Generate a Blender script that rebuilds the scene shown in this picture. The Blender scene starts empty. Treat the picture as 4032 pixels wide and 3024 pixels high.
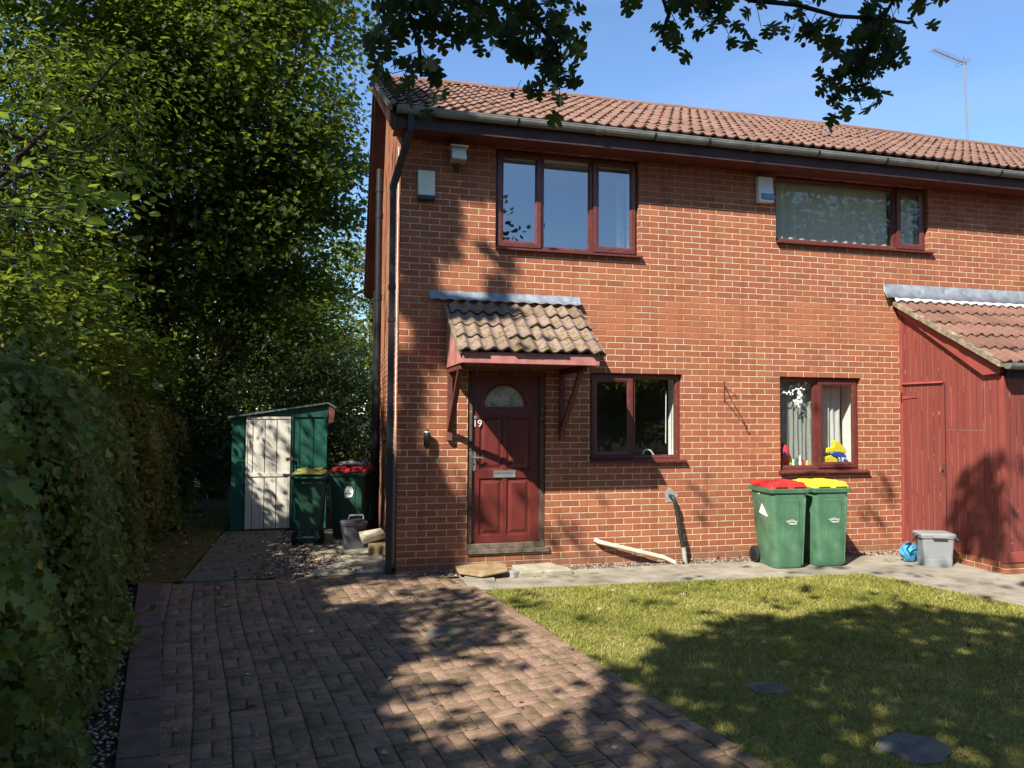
import bpy, math, random
import numpy as np
from mathutils import Vector, Matrix

R = math.radians
rng = np.random.default_rng(7)
random.seed(7)
SC = bpy.context.scene
COL = SC.collection
G = -0.17                                    # ground level; z = 0 is a mortar joint of the brickwork

# ------------------------------------------------------------------ camera, sky, sun, exposure
CAM_F, CAM_W = 2917.2, 4032.0
CAM_P = np.array([-0.793, -8.311, 1.617])
YAW, PITCH, ROLL = -0.24741, 0.038645, 0.006887
_f = np.array([-math.sin(YAW) * math.cos(PITCH), math.cos(YAW) * math.cos(PITCH), math.sin(PITCH)])
_r = np.array([math.cos(YAW), math.sin(YAW), 0.0]); _u = np.cross(_r, _f)
CR = math.cos(ROLL) * _r + math.sin(ROLL) * _u
CU = -math.sin(ROLL) * _r + math.cos(ROLL) * _u
CF = _f
cam = bpy.data.objects.new("camera", bpy.data.cameras.new("camera")); COL.objects.link(cam)
cam.matrix_world = Matrix(((CR[0], CU[0], -CF[0], CAM_P[0]), (CR[1], CU[1], -CF[1], CAM_P[1]),
                           (CR[2], CU[2], -CF[2], CAM_P[2]), (0, 0, 0, 1)))
cam.data.sensor_width = 36.0; cam.data.lens = 36.0 * CAM_F / CAM_W
cam.data.clip_start = 0.05; cam.data.clip_end = 3000
SC.camera = cam

SUN_D = np.array([1.17, 1.0, -1.47]); SUN_D /= np.linalg.norm(SUN_D)      # the way the light travels
ELEV = math.asin(-SUN_D[2])
world = bpy.data.worlds.new("World"); SC.world = world; world.use_nodes = True
wn = world.node_tree; bg = wn.nodes["Background"]
sky = wn.nodes.new("ShaderNodeTexSky"); sky.sky_type = 'NISHITA'; sky.sun_disc = False
sky.sun_elevation = ELEV; sky.sun_rotation = math.atan2(-SUN_D[0], -SUN_D[1])
sky.altitude = 50; sky.air_density = 1.0; sky.dust_density = 0.05; sky.ozone_density = 6.0
_tc = wn.nodes.new("ShaderNodeTexCoord"); _mp = wn.nodes.new("ShaderNodeMapping"); _mp.inputs['Scale'].default_value = (1.2, 1.6, 6.0); _mp.inputs['Rotation'].default_value = (0.1, 0.35, 0.4)
_nz = wn.nodes.new("ShaderNodeTexNoise"); _nz.inputs['Scale'].default_value = 1.6; _nz.inputs['Detail'].default_value = 6; _nz.inputs['Roughness'].default_value = 0.5
_cr = wn.nodes.new("ShaderNodeValToRGB"); _cr.color_ramp.elements[0].position = 0.52; _cr.color_ramp.elements[1].position = 0.85
_cr.color_ramp.elements[1].color = (0.25, 0.25, 0.25, 1)
_mx = wn.nodes.new("ShaderNodeMix"); _mx.data_type = 'RGBA'; _mx.inputs[7].default_value = (3.3, 3.5, 3.8, 1)
wn.links.new(_tc.outputs['Generated'], _mp.inputs[0]); wn.links.new(_mp.outputs[0], _nz.inputs['Vector']); wn.links.new(_nz.outputs[0], _cr.inputs[0])
wn.links.new(_cr.outputs[0], _mx.inputs[0]); wn.links.new(sky.outputs[0], _mx.inputs[6]); wn.links.new(_mx.outputs[2], bg.inputs[0])   # thin high cloud
bg.inputs[1].default_value = 0.118
sun_l = bpy.data.lights.new("sun", 'SUN'); sun_l.energy = 5.0; sun_l.angle = R(0.53); sun_l.color = (1.0, 0.935, 0.82)
sun = bpy.data.objects.new("sun", sun_l); COL.objects.link(sun)
sun.rotation_euler = Vector(SUN_D).to_track_quat('-Z', 'Y').to_euler(); sun.location = (-10, -10, 14)
SC.view_settings.view_transform = 'Standard'; SC.view_settings.look = 'None'
SC.view_settings.exposure = 1.05; SC.view_settings.gamma = 1.0
SC.view_settings.use_curve_mapping = False
SC.render.engine = 'CYCLES'
SC.cycles.max_bounces = 8; SC.cycles.diffuse_bounces = 3; SC.cycles.transparent_max_bounces = 10
SC.cycles.caustics_reflective = False; SC.cycles.caustics_refractive = False
SC.cycles.use_adaptive_sampling = True; SC.cycles.use_denoising = True
SC.cycles.sample_clamp_indirect = 6

def to_px(P):
    """world points -> photograph pixels on a 2212 wide sheet (used to know what the frame sees)"""
    d = np.atleast_2d(P) - CAM_P
    z = d @ CF
    z = np.where(np.abs(z) < 1e-6, 1e-6, z)
    k = 2212 / CAM_W
    return np.stack([(2016 + CAM_F * (d @ CR) / z) * k, (1512 - CAM_F * (d @ CU) / z) * k], 1), z

def inside(px, poly):
    x, y = px[:, 0], px[:, 1]; c = np.zeros(len(x), bool); n = len(poly)
    for i in range(n):
        x1, y1 = poly[i]; x2, y2 = poly[(i + 1) % n]
        if y1 == y2: continue
        h = ((y1 > y) != (y2 > y)) & (x < (x2 - x1) * (y - y1) / (y2 - y1) + x1)
        c ^= h
    return c

# ------------------------------------------------------------------ materials
class NT:
    def __init__(s, name):
        s.m = bpy.data.materials.new(name); s.m.use_nodes = True
        s.t = s.m.node_tree; s.t.nodes.clear()
        s.out = s.n("ShaderNodeOutputMaterial")
    def n(s, typ, **kw):
        nd = s.t.nodes.new(typ)
        for k, v in kw.items(): setattr(nd, k, v)
        return nd
    def l(s, a, b): s.t.links.new(a, b)
    def math(s, op, a, b=None, clamp=False):
        nd = s.n("ShaderNodeMath", operation=op); nd.use_clamp = clamp
        for i, v in enumerate((a, b)):
            if v is None: continue
            if isinstance(v, (int, float)): nd.inputs[i].default_value = v
            else: s.l(v, nd.inputs[i])
        return nd.outputs[0]
    def coord(s, kind="Object"): return s.n("ShaderNodeTexCoord").outputs[kind]
    def mapping(s, vec, scale=(1, 1, 1), loc=(0, 0, 0), rot=(0, 0, 0)):
        nd = s.n("ShaderNodeMapping"); nd.inputs['Scale'].default_value = scale
        nd.inputs['Location'].default_value = loc; nd.inputs['Rotation'].default_value = rot
        s.l(vec, nd.inputs[0]); return nd.outputs[0]
    def noise(s, vec, scale, detail=4, rough=0.55, out=0):
        nd = s.n("ShaderNodeTexNoise"); nd.inputs['Scale'].default_value = scale
        nd.inputs['Detail'].default_value = detail; nd.inputs['Roughness'].default_value = rough
        if vec is not None: s.l(vec, nd.inputs['Vector'])
        return nd.outputs[out]
    def ramp(s, fac, stops, interp='LINEAR'):
        nd = s.n("ShaderNodeValToRGB"); cr = nd.color_ramp; cr.interpolation = interp
        while len(cr.elements) > 1: cr.elements.remove(cr.elements[-1])
        cr.elements[0].position = stops[0][0]; cr.elements[0].color = (*stops[0][1], 1) if len(stops[0][1]) == 3 else stops[0][1]
        for p, c in stops[1:]:
            e = cr.elements.new(p); e.color = (*c, 1)
        s.l(fac, nd.inputs[0]); return nd.outputs[0]
    def mix(s, fac, a, b, mode='MIX'):
        nd = s.n("ShaderNodeMix", data_type='RGBA', blend_type=mode)
        for i, v in ((0, fac), (6, a), (7, b)):
            if isinstance(v, (int, float)): nd.inputs[i].default_value = v
            elif isinstance(v, tuple): nd.inputs[i].default_value = (*v, 1)
            else: s.l(v, nd.inputs[i])
        return nd.outputs[2]
    def bump(s, h, strength=0.5, dist=0.01, normal=None):
        nd = s.n("ShaderNodeBump"); nd.inputs['Strength'].default_value = strength
        nd.inputs['Distance'].default_value = dist; s.l(h, nd.inputs['Height'])
        if normal is not None: s.l(normal, nd.inputs['Normal'])
        return nd.outputs[0]
    def bsdf(s, col, rough=0.7, spec=0.3, normal=None, metal=0.0, **kw):
        b = s.n("ShaderNodeBsdfPrincipled")
        if isinstance(col, tuple): b.inputs['Base Color'].default_value = (*col, 1)
        else: s.l(col, b.inputs['Base Color'])
        if isinstance(rough, (int, float)): b.inputs['Roughness'].default_value = rough
        else: s.l(rough, b.inputs['Roughness'])
        b.inputs['Specular IOR Level'].default_value = spec; b.inputs['Metallic'].default_value = metal
        if normal is not None: s.l(normal, b.inputs['Normal'])
        return b
    def done(s, sh):
        s.l(sh.outputs[0] if hasattr(sh, 'outputs') else sh, s.out.inputs[0]); return s.m

def sep(n, vec):
    x = n.n("ShaderNodeSeparateXYZ"); n.l(vec, x.inputs[0]); return x.outputs
def comb(n, x, y, z=0.0):
    c = n.n("ShaderNodeCombineXYZ")
    for i, v in enumerate((x, y, z)):
        if isinstance(v, (int, float)): c.inputs[i].default_value = v
        else: n.l(v, c.inputs[i])
    return c.outputs[0]

def m_simple(name, col, rough=0.6, spec=0.3, var=0.12, scale=8, bump=0.15, bdist=0.003, metal=0, dirt=None):
    n = NT(name); c = n.coord()
    f = n.noise(c, scale, 5)
    lo = tuple(v * (1 - var) for v in col); hi = tuple(min(1, v * (1 + var)) for v in col)
    k = n.ramp(f, [(0.3, lo), (0.7, hi)])
    if dirt:
        f2 = n.noise(c, dirt[1], 6, 0.7)
        k = n.mix(n.ramp(f2, [(dirt[2], (0, 0, 0)), (dirt[2] + 0.12, (1, 1, 1))]), k, dirt[0])
    nb = n.bump(n.noise(c, scale * 12, 3), bump, bdist)
    return n.done(n.bsdf(k, rough, spec, nb, metal))

def m_brick(name, axis='x', sunny=True):
    n = NT(name); o = sep(n, n.coord())
    u = o[0] if axis == 'x' else o[1]
    # Brick Texture rows: wobble the lookup a little so that no joint is ruler straight
    wob = n.noise(n.coord(), 9, 2)
    wv = n.math('MULTIPLY', n.math('SUBTRACT', wob, 0.5), 0.006)
    vec = comb(n, n.math('ADD', n.math('ADD', u, 0.0051 + 0.1125 + 4.5), wv), n.math('ADD', n.math('ADD', o[2], 0.005 + 7.5), wv))
    def brick(msize, smooth):
        b = n.n("ShaderNodeTexBrick"); b.offset = 0.5; b.offset_frequency = 2; b.squash = 1.0
        n.l(vec, b.inputs['Vector']); b.inputs['Scale'].default_value = 1.0
        b.inputs['Brick Width'].default_value = 0.225; b.inputs['Row Height'].default_value = 0.075
        b.inputs['Mortar Size'].default_value = msize; b.inputs['Mortar Smooth'].default_value = smooth
        b.inputs['Color1'].default_value = (0, 0, 0, 1); b.inputs['Color2'].default_value = (1, 1, 1, 1)
        b.inputs['Mortar'].default_value = (0.5, 0.5, 0.5, 1); b.inputs['Bias'].default_value = 0.0
        return b
    b = brick(0.0050, 0.3)
    col = n.ramp(b.outputs['Color'], [(0.0, (0.245, 0.084, 0.050)), (0.3, (0.30, 0.104, 0.058)), (0.7, (0.345, 0.124, 0.066)), (1.0, (0.41, 0.160, 0.080))])
    # drag marks along each brick
    st = n.noise(comb(n, n.math('MULTIPLY', u, 1.0), 0.0, n.math('MULTIPLY', o[2], 5.0)), 30, 5, 0.7)
    col = n.mix(0.42, col, n.ramp(st, [(0.25, (0.20, 0.06, 0.035)), (0.5, (0.32, 0.11, 0.055)), (0.75, (0.48, 0.21, 0.11))]), 'MIX')
    big = n.noise(n.coord(), 0.9, 3)
    col = n.mix(0.5, col, n.ramp(big, [(0.3, (0.8, 0.74, 0.7)), (0.7, (1.0, 1.0, 1.0))]), 'MULTIPLY')
    mort = n.ramp(n.noise(n.coord(), 14, 4), [(0.3, (0.48, 0.36, 0.23)), (0.7, (0.72, 0.58, 0.41))])
    # band where the joints were filled flush in brick colour (between the storeys)
    zn = n.math('ADD', o[2], n.math('MULTIPLY', n.math('SUBTRACT', n.noise(n.coord(), 1.3, 2), 0.5), 0.5))
    band = n.math('MULTIPLY', n.math('GREATER_THAN', o[2], 2.55), n.math('LESS_THAN', zn, 3.06))
    band = n.math('MULTIPLY', band, n.math('MULTIPLY', n.ramp(n.noise(n.coord(), 2.2, 3), [(0.35, (0.2, 0.2, 0.2)), (0.6, (1, 1, 1))]), 0.75))
    up = n.math('MULTIPLY', n.math('GREATER_THAN', n.math('ADD', o[2], n.math('MULTIPLY', n.noise(n.coord(), 2, 2), 0.5)), 4.5), 0.55)
    mort = n.mix(up, mort, (0.26, 0.13, 0.085))
    patch = n.ramp(n.noise(n.mapping(n.coord(), loc=(9, 4, 2)), 1.7, 5, 0.65), [(0.5, (0, 0, 0)), (0.68, (0.6, 0.6, 0.6))])
    mort = n.mix(patch, mort, (0.36, 0.20, 0.12))
    mort = n.mix(band, mort, (0.40, 0.16, 0.09))
    col = n.mix(n.math('MULTIPLY', band, 0.35), col, (0.46, 0.18, 0.085))
    # splashed, mossy foot
    foot = n.math('LESS_THAN', n.math('ADD', o[2], n.math('MULTIPLY', n.noise(n.coord(), 6, 3), 0.12)), 0.03)
    col = n.mix(n.math('MULTIPLY', foot, 0.35), col, (0.15, 0.10, 0.07))
    mort = n.mix(n.math('MULTIPLY', foot, 0.5), mort, (0.22, 0.17, 0.12))
    c = n.mix(b.outputs['Fac'], col, mort)
    strk = n.noise(comb(n, n.math('MULTIPLY', u, 6.0), 0.0, n.math('MULTIPLY', o[2], 0.5)), 1.0, 5, 0.6)
    c = n.mix(n.ramp(strk, [(0.52, (0, 0, 0)), (0.72, (0.55, 0.55, 0.55))]), c, n.mix(1.0, c, (0.62, 0.56, 0.52), 'MULTIPLY'))
    eff = n.noise(n.mapping(n.coord(), loc=(2, 0, 7)), 3.5, 6, 0.7)
    c = n.mix(n.ramp(eff, [(0.62, (0, 0, 0)), (0.75, (0.22, 0.22, 0.22))]), c, (0.62, 0.50, 0.40))
    b2 = brick(0.008, 0.6)
    h = n.math('ADD', n.math('MULTIPLY', n.math('SUBTRACT', 1.0, b2.outputs['Fac']), 1.0), n.math('MULTIPLY', st, 0.35))
    return n.done(n.bsdf(c, 0.9, 0.15, n.bump(h, 0.8, 0.006)))

def m_leaf(name, stops, trans=0.35, tcol=(0.35, 0.42, 0.05), rough=0.45, spec=0.35, veins=False):
    n = NT(name); a = n.n("ShaderNodeAttribute", attribute_name="rnd").outputs['Fac']
    c = n.ramp(a, stops)
    c = n.mix(0.35, c, n.ramp(n.noise(n.coord(), 3.0, 3), [(0.3, (0.6, 0.6, 0.6)), (0.7, (1.25, 1.25, 1.2))]), 'MULTIPLY')
    if veins:
        lx = n.n("ShaderNodeAttribute", attribute_name="lx").outputs['Fac']; ly = n.n("ShaderNodeAttribute", attribute_name="ly").outputs['Fac']
        sv = n.math('LESS_THAN', n.math('FRACT', n.math('MULTIPLY', n.math('SUBTRACT', ly, n.math('MULTIPLY', lx, 0.9)), 5.0)), 0.09)
        v = n.math('MAXIMUM', n.math('LESS_THAN', lx, 0.014), n.math('MULTIPLY', sv, 0.6))
        c = n.mix(n.math('MULTIPLY', v, 0.45), c, n.mix(0.5, c, (0.30, 0.36, 0.16)))
        c = n.mix(n.ramp(n.noise(n.coord(), 60, 4), [(0.6, (0, 0, 0)), (0.75, (0.5, 0.5, 0.5))]), c, (0.10, 0.085, 0.03))
    b = n.bsdf(c, rough, spec)
    t = n.n("ShaderNodeBsdfTranslucent"); n.l(n.mix(0.5, c, tcol), t.inputs[0])
    mx = n.n("ShaderNodeMixShader"); mx.inputs[0].default_value = trans
    n.l(b.outputs[0], mx.inputs[1]); n.l(t.outputs[0], mx.inputs[2])
    return n.done(mx)

def m_glass(name, tint=(0.9, 0.95, 0.93), base=0.06, obscure=False):
    n = NT(name); ge = n.n("ShaderNodeNewGeometry"); dt = n.n("ShaderNodeVectorMath", operation='DOT_PRODUCT')
    n.l(ge.outputs['Normal'], dt.inputs[0]); n.l(ge.outputs['Incoming'], dt.inputs[1])
    sch = n.math('POWER', n.math('SUBTRACT', 1.0, n.math('ABSOLUTE', dt.outputs['Value']), True), 4.0)
    g = n.n("ShaderNodeBsdfGlossy"); g.inputs['Roughness'].default_value = 0.005
    nb = n.bump(n.noise(n.coord(), 1.4, 2), 0.06, 0.02); n.l(nb, g.inputs['Normal'])
    t = n.n("ShaderNodeBsdfTransparent"); t.inputs[0].default_value = (*tint, 1)
    mx = n.n("ShaderNodeMixShader"); n.l(n.math('ADD', n.math('MULTIPLY', sch, 0.85), base + 0.07, True), mx.inputs[0])
    n.l(t.outputs[0], mx.inputs[1]); n.l(g.outputs[0], mx.inputs[2])
    return n.done(mx)

def m_cloth(name, col, trans=0.4, see=0.0):
    n = NT(name); c = n.ramp(n.noise(n.coord(), 25, 3), [(0.3, tuple(v * .9 for v in col)), (0.7, col)])
    b = n.bsdf(c, 0.9, 0.1); t = n.n("ShaderNodeBsdfTranslucent"); n.l(c, t.inputs[0])
    mx = n.n("ShaderNodeMixShader"); mx.inputs[0].default_value = trans
    n.l(b.outputs[0], mx.inputs[1]); n.l(t.outputs[0], mx.inputs[2])
    if see:
        tr = n.n("ShaderNodeBsdfTransparent"); m2 = n.n("ShaderNodeMixShader"); m2.inputs[0].default_value = see
        n.l(mx.outputs[0], m2.inputs[1]); n.l(tr.outputs[0], m2.inputs[2]); return n.done(m2)
    return n.done(mx)

def m_boards(name, col, pitch, axis=0, flake=(0.75, 0.6, 0.5), groove=(0.05, 0.02, 0.02), amount=0.62, rough=0.5, light=None):
    """painted vertical boards: grooves run up z, spaced along the given axis"""
    n = NT(name); co = n.coord(); o = sep(n, co)
    fr = n.math('FRACT', n.math('DIVIDE', n.math('ADD', o[axis], 50.0), pitch))
    g = n.math('LESS_THAN', n.math('ABSOLUTE', n.math('SUBTRACT', fr, 0.5)), 0.035)
    idx = n.math('FLOOR', n.math('DIVIDE', n.math('ADD', o[axis], 50.0), pitch))
    wnz = n.n("ShaderNodeTexWhiteNoise", noise_dimensions='1D'); n.l(idx, wnz.inputs['W'])
    c = n.mix(0.5, n.ramp(wnz.outputs[0], [(0, tuple(v * .8 for v in col)), (1, tuple(v * 1.2 for v in col))]), col)
    grain = n.noise(comb(n, n.math('MULTIPLY', o[0], 30.0), n.math('MULTIPLY', o[1], 30.0), n.math('MULTIPLY', o[2], 1.5)), 2.0, 5)
    c = n.mix(0.35, c, n.ramp(grain, [(0.3, (0.6, 0.6, 0.6)), (0.7, (1.3, 1.25, 1.25))]), 'MULTIPLY')
    fl = n.noise(n.mapping(co, (1, 1, 0.25)), 26, 6, 0.72)
    near = n.math('LESS_THAN', n.math('ABSOLUTE', n.math('SUBTRACT', fr, 0.5)), 0.09)
    flm = n.math('MULTIPLY', n.math('GREATER_THAN', fl, amount), n.math('ADD', n.math('MULTIPLY', near, 0.8), 0.15))
    gc = n.mix(n.math('GREATER_THAN', n.noise(n.mapping(co, (1, 1, 0.2)), 7, 4), 0.5), groove, light or groove)
    c = n.mix(g, c, gc); c = n.mix(flm, c, flake)
    h = n.math('SUBTRACT', n.math('MULTIPLY', grain, 0.15), g)
    return n.done(n.bsdf(c, rough, 0.35, n.bump(h, 0.6, 0.006)))

M = {}
M['brick'] = m_brick('brick_front', 'x')
M['brick_side'] = m_brick('brick_side', 'y')
M['brown'] = m_simple('rosewood_frame', (0.115, 0.032, 0.026), 0.35, 0.45, 0.25, 20, 0.1, dirt=((0.30, 0.16, 0.12), 40, 0.66))
M['fascia'] = m_simple('dark_brown_board', (0.050, 0.022, 0.022), 0.55, 0.3, 0.3, 3, 0.2, dirt=((0.12, 0.07, 0.06), 7, 0.62))
M['soffit'] = m_simple('soffit_paint', (0.13, 0.040, 0.030), 0.6, 0.25, 0.25, 4)
M['gutter'] = m_simple('weathered_grey_plastic', (0.17, 0.17, 0.155), 0.45, 0.4, 0.35, 5, 0.2, dirt=((0.05, 0.055, 0.045), 9, 0.60))
M['black_plastic'] = m_simple('black_plastic', (0.016, 0.016, 0.018), 0.4, 0.4, 0.3, 12, 0.1, dirt=((0.06, 0.06, 0.06), 18, 0.68))
M['black_pipe_worn'] = m_simple('worn_black_pipe', (0.02, 0.02, 0.02), 0.5, 0.4, 0.3, 12, 0.2, dirt=((0.22, 0.19, 0.13), 22, 0.62))
M['lead'] = m_simple('lead_sheet', (0.20, 0.22, 0.25), 0.45, 0.5, 0.35, 7, 0.3, 0.004, dirt=((0.40, 0.42, 0.45), 10, 0.58))
M['mortar_white'] = m_simple('white_sealant', (0.62, 0.60, 0.56), 0.8, 0.2, 0.2, 15, 0.5, 0.006)
M['verge'] = m_simple('verge_mortar', (0.25, 0.20, 0.135), 0.9, 0.1, 0.4, 10, 0.9, 0.02, dirt=((0.56, 0.51, 0.42), 9, 0.56))
M['aged_pink'] = m_simple('faded_red_board', (0.42, 0.17, 0.15), 0.6, 0.25, 0.3, 7, 0.3, dirt=((0.45, 0.30, 0.26), 16, 0.62))
M['strut'] = m_simple('brown_painted_timber', (0.12, 0.040, 0.030), 0.6, 0.3, 0.3, 12, 0.3, dirt=((0.30, 0.17, 0.12), 25, 0.64))
M['door'] = m_simple('door_red_paint', (0.125, 0.024, 0.020), 0.36, 0.45, 0.2, 5, 0.1, dirt=((0.22, 0.10, 0.085), 14, 0.66))
M['door_frame'] = m_simple('weathered_door_frame', (0.10, 0.065, 0.045), 0.7, 0.25, 0.4, 9, 0.4, dirt=((0.26, 0.20, 0.14), 14, 0.58))
M['cill'] = m_simple('mouldy_timber_cill', (0.13, 0.10, 0.075), 0.8, 0.2, 0.5, 12, 0.5, 0.006, dirt=((0.32, 0.27, 0.20), 18, 0.56))
M['silver'] = m_simple('brushed_aluminium', (0.62, 0.63, 0.64), 0.35, 0.5, 0.1, 10, 0.1, metal=0.85)
M['white_plastic'] = m_simple('white_plastic', (0.72, 0.73, 0.70), 0.4, 0.4, 0.06, 6, 0.05, dirt=((0.45, 0.45, 0.36), 5, 0.64))
M['cream_plastic'] = m_simple('cream_plastic', (0.62, 0.63, 0.50), 0.45, 0.4, 0.08, 5, 0.05)
M['navy_plastic'] = m_simple('navy_plastic', (0.02, 0.03, 0.05), 0.3, 0.5, 0.1)
M['blue_lens'] = m_simple('blue_lens', (0.10, 0.26, 0.45), 0.15, 0.6, 0.2)
M['grey_metal'] = m_simple('grey_metal', (0.42, 0.42, 0.40), 0.4, 0.5, 0.15, 9, metal=0.3)
M['pale_pipe'] = m_simple('pale_waste_pipe', (0.62, 0.54, 0.38), 0.5, 0.35, 0.12, 9, dirt=((0.35, 0.28, 0.17), 15, 0.68))
M['cement'] = m_simple('cement_patch', (0.32, 0.31, 0.29), 0.95, 0.1, 0.25, 25, 0.8, 0.008)
M['rust'] = m_simple('rusty_iron', (0.09, 0.04, 0.025), 0.8, 0.3, 0.4, 40, 0.5)
M['concrete'] = m_simple('old_concrete', (0.26, 0.235, 0.185), 0.95, 0.12, 0.35, 3, 0.8, 0.006, dirt=((0.13, 0.12, 0.075), 2.5, 0.56))
M['slab'] = m_simple('stone_slab', (0.34, 0.31, 0.23), 0.9, 0.12, 0.3, 5, 0.7, 0.008, dirt=((0.20, 0.18, 0.11), 6, 0.58))
M['sandstone'] = m_simple('sandstone', (0.26, 0.185, 0.105), 0.95, 0.1, 0.35, 7, 0.8, 0.008, dirt=((0.16, 0.11, 0.06), 9, 0.60))
M['bark'] = m_simple('bark', (0.055, 0.045, 0.035), 0.95, 0.1, 0.5, 9, 0.9, 0.02, dirt=((0.11, 0.12, 0.045), 6, 0.60))
M['twig'] = m_simple('twig_bark', (0.03, 0.025, 0.02), 0.9, 0.1, 0.3, 20)
M['white_wall'] = m_simple('white_plaster', (0.78, 0.77, 0.74), 0.85, 0.1, 0.03, 3)
M['room_wall'] = m_simple('room_wall_paint', (0.42, 0.41, 0.36), 0.9, 0.1, 0.05, 2)
M['carpet'] = m_simple('brown_carpet', (0.16, 0.12, 0.09), 0.95, 0.05, 0.2, 20)
M['glass'] = m_glass('window_glass', base=0.03)
M['glass_up'] = m_glass('upstairs_glass', base=0.26)
M['net'] = m_cloth('net_curtain', (0.66, 0.66, 0.62), 0.4, 0.30)
M['net_dense'] = m_cloth('dense_net_curtain', (0.88, 0.85, 0.68), 0.35, 0.0)
M['curtain_w'] = m_cloth('white_curtain', (0.80, 0.79, 0.74), 0.35)
M['red_toy'] = m_simple('red_felt', (0.62, 0.03, 0.05), 0.7, 0.2, 0.1)
M['yellow_toy'] = m_simple('yellow_felt', (0.80, 0.60, 0.04), 0.7, 0.2, 0.1)
M['blue_toy'] = m_simple('blue_felt', (0.03, 0.08, 0.35), 0.7, 0.2, 0.1)
M['white_paint'] = m_simple('white_paint_mark', (0.80, 0.80, 0.77), 0.7, 0.2, 0.08, 20)
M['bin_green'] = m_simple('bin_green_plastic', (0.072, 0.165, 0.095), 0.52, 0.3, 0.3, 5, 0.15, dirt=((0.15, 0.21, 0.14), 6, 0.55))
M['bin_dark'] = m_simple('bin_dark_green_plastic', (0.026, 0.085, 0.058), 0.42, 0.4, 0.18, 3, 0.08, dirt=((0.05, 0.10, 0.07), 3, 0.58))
M['red_lid'] = m_simple('red_plastic', (0.55, 0.03, 0.03), 0.5, 0.3, 0.18, 7, 0.1, dirt=((0.42, 0.10, 0.08), 8, 0.6))
M['yellow_lid'] = m_simple('yellow_plastic', (0.66, 0.56, 0.04), 0.5, 0.3, 0.15, 7, 0.1, dirt=((0.48, 0.43, 0.12), 8, 0.6))
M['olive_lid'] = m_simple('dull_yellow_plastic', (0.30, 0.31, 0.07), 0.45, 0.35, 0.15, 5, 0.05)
M['rubber'] = m_simple('black_rubber', (0.02, 0.02, 0.02), 0.8, 0.2, 0.2)
M['caddy'] = m_simple('grey_caddy_plastic', (0.24, 0.25, 0.26), 0.45, 0.4, 0.08, 4, 0.05)
M['caddy_dark'] = m_simple('slate_caddy_plastic', (0.075, 0.078, 0.095), 0.45, 0.4, 0.12, 4, 0.05)
M['bag_blue'] = m_simple('blue_bag', (0.05, 0.30, 0.50), 0.3, 0.5, 0.2, 12, 0.6, 0.02)
M['bag_white'] = m_simple('clear_bag', (0.55, 0.60, 0.60), 0.25, 0.6, 0.2, 12, 0.8, 0.02)
M['shed_green'] = m_boards('shed_green_boards', (0.013, 0.085, 0.060), 0.20, 0, (0.10, 0.17, 0.13), (0.003, 0.012, 0.01), 0.66)
M['shed_white'] = m_boards('shed_door_boards', (0.64, 0.62, 0.53), 0.172, 0, (0.66, 0.66, 0.60), (0.06, 0.05, 0.04), 0.62)
M['shed_plain'] = m_simple('green_trim_paint', (0.015, 0.085, 0.062), 0.5, 0.35, 0.3, 9, dirt=((0.05, 0.14, 0.11), 16, 0.62))
M['white_trim'] = m_simple('cream_trim', (0.52, 0.51, 0.43), 0.55, 0.3, 0.2, 12)
M['felt'] = m_simple('grey_roof_felt', (0.10, 0.13, 0.13), 0.9, 0.1, 0.3, 30, 0.6, 0.004)
M['old_wood'] = m_simple('old_red_wood', (0.16, 0.07, 0.055), 0.8, 0.2, 0.3, 8)
M['tg_red'] = m_boards('red_boards_side', (0.205, 0.052, 0.042), 0.092, 1, (0.46, 0.30, 0.25), (0.07, 0.014, 0.01), 0.63, 0.42, (0.33, 0.13, 0.10))
M['tg_red_front'] = m_boards('red_boards_front', (0.205, 0.052, 0.042), 0.092, 0, (0.46, 0.30, 0.25), (0.07, 0.014, 0.01), 0.63, 0.42, (0.33, 0.13, 0.10))
M['red_trim'] = m_simple('red_painted_trim', (0.26, 0.062, 0.048), 0.45, 0.35, 0.12, 6, 0.1, dirt=((0.45, 0.32, 0.26), 30, 0.70))
M['haw'] = m_simple('haw_berry', (0.045, 0.03, 0.018), 0.5, 0.3, 0.2)

def m_tiles(name, base, dark, pale, moss, mossy):
    n = NT(name); co = n.coord(); a = n.n("ShaderNodeAttribute", attribute_name="rnd").outputs['Fac']
    c = n.ramp(a, [(0, dark), (0.4, base), (1, pale)])
    c = n.mix(0.5, c, n.ramp(n.noise(co, 22, 5, 0.7), [(0.3, dark), (0.7, pale)]))
    mf = n.math('GREATER_THAN', n.noise(co, 16, 6, 0.7), mossy)
    c = n.mix(mf, c, n.ramp(n.noise(co, 40, 2), [(0.35, moss), (0.65, tuple(v * 1.8 for v in moss))]))
    lf = n.math('GREATER_THAN', n.noise(n.mapping(co, loc=(3, 1, 5)), 35, 4, 0.7), 0.69)
    c = n.mix(lf, c, (0.42, 0.36, 0.27))
    h = n.math('ADD', n.noise(co, 60, 4), n.math('MULTIPLY', mf, 2.0))
    return n.done(n.bsdf(c, 0.92, 0.12, n.bump(h, 0.7, 0.006)))
M['tile'] = m_tiles('roof_tile', (0.185, 0.100, 0.074), (0.12, 0.068, 0.052), (0.25, 0.148, 0.112), (0.07, 0.055, 0.035), 0.66)
M['tile_lean'] = m_tiles('lean_to_tile', (0.165, 0.085, 0.062), (0.10, 0.056, 0.043), (0.235, 0.125, 0.092), (0.07, 0.06, 0.04), 0.62)
M['tile_moss'] = m_tiles('mossy_porch_tile', (0.205, 0.140, 0.112), (0.12, 0.085, 0.065), (0.30, 0.215, 0.175), (0.10, 0.09, 0.018), 0.56)

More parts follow.
